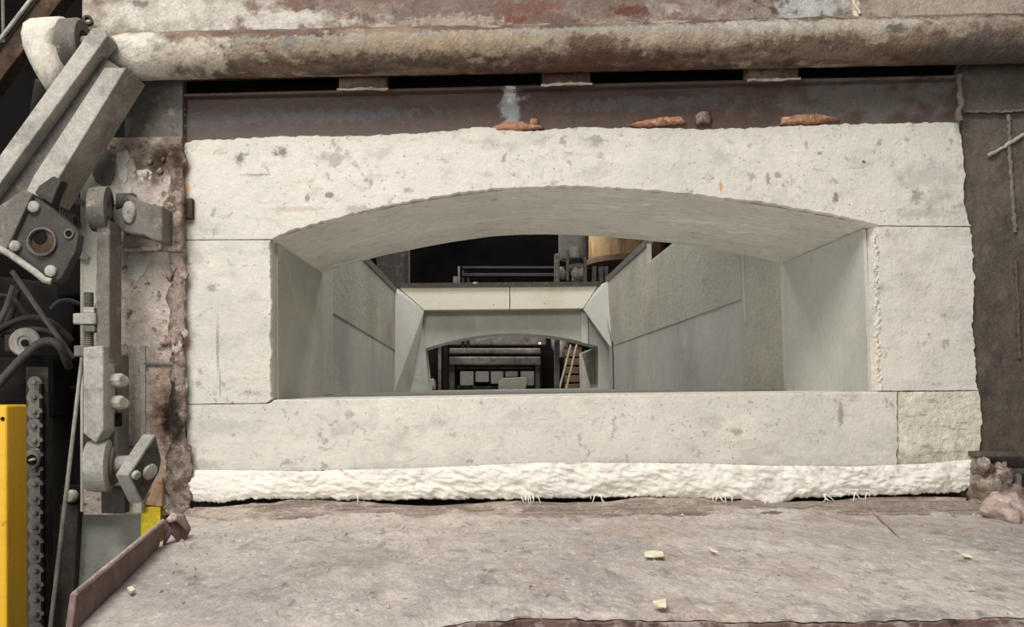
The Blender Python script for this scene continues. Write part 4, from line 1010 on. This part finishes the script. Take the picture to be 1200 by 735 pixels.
MB().rect(536, 433, 626, 470, Ym+.2, Ym+.3).build('back_sheet', m_black, pr)
o = MB().rect(497, 395, 512, 470, 7.9, 8.1).build('dark_cabinet', m_black, None, bevel=.02); tag(o, 'black cabinet at the left edge of the rear arch view', 'cabinet')
cl = thing('guide_column', 'pair of dark upright columns left of the press', 'column', at(519, 465, 7.4))
MB().rect(513, 385, 517, 470, 7.4, 7.5).build('upright', m_darkgrey, cl, bevel=.01)
MB().rect(519, 385, 524, 470, 7.4, 7.5).build('upright', m_black, cl, bevel=.01)
o = lump(at(507, 452, 7.5), .045, .04, .09, 4, .3, 14, 10).build('clay_jar', m_pinkdust, None, smooth='all'); tag(o, 'small pinkish jar on the floor left of the guide columns', 'jar')
o = MB().px([(584, 448), (590, 443), (616, 442), (618, 446), (614, 470), (584, 469)], 7.42, 7.47).build('board', m_card, None, bevel=.01); tag(o, 'grey-green board leaning in front of the press panels', 'board')
o = MB().rect(636, 395, 652, 470, 8.3, 8.5).build('dark_cabinet', m_black, None, bevel=.02); tag(o, 'black cabinet right of the press', 'cabinet')
pn = MB().lathe(at(656, 380, 7.9), (0, 0, -1), [(0, .13), (.30, .13), (.46, .05)], 24).build('hopper', m_grey, None, smooth=True); tag(pn, 'grey hopper hanging behind the leaning rods', 'hopper')
for k, (a, c, l_) in enumerate((((669, 404), (655, 458), 'pale metal rod leaning in the rear arch, nearer the press'), ((676, 404), (663, 458), 'pale metal rod leaning in the rear arch, nearer the brown crate'))):
    o = MB().tube([at(*a, 7.0), at(*c, 6.9)], .012, 10).build('leaning_rod', m_silver, None, smooth=True); tag(o, l_, 'rod', 'leaning rods in the rear arch')
ct = thing('brown_crate', 'brown slatted crate at the right of the rear arch view', 'crate', at(672, 458, 7.5))
for k in range(5):
    MB().rect(662, 410+k*10, 682, 418+k*10, 7.5, 7.54).build('slat', m_glowbrown, ct, bevel=.005)
MB().rect(662, 406, 682, 470, 7.56, 7.7).build('body', m_brownbar, ct)
for o_, (x, y) in ((1, (632, 403)),):
    e_ = bpy.data.materials.new('lamp_glow'); e_.use_nodes = True
    pb_ = e_.node_tree.nodes['Principled BSDF']; pb_.inputs['Emission Color'].default_value = (1, .95, .85, 1); pb_.inputs['Emission Strength'].default_value = 3
    o = MB().lathe(at(632.5, 402.5, 7.7), (0, -1, 0), [(0, .012), (.01, .008)], 10).build('indicator_lamp', e_, None); tag(o, 'tiny lit lamp at the top right of the press', 'lamp')
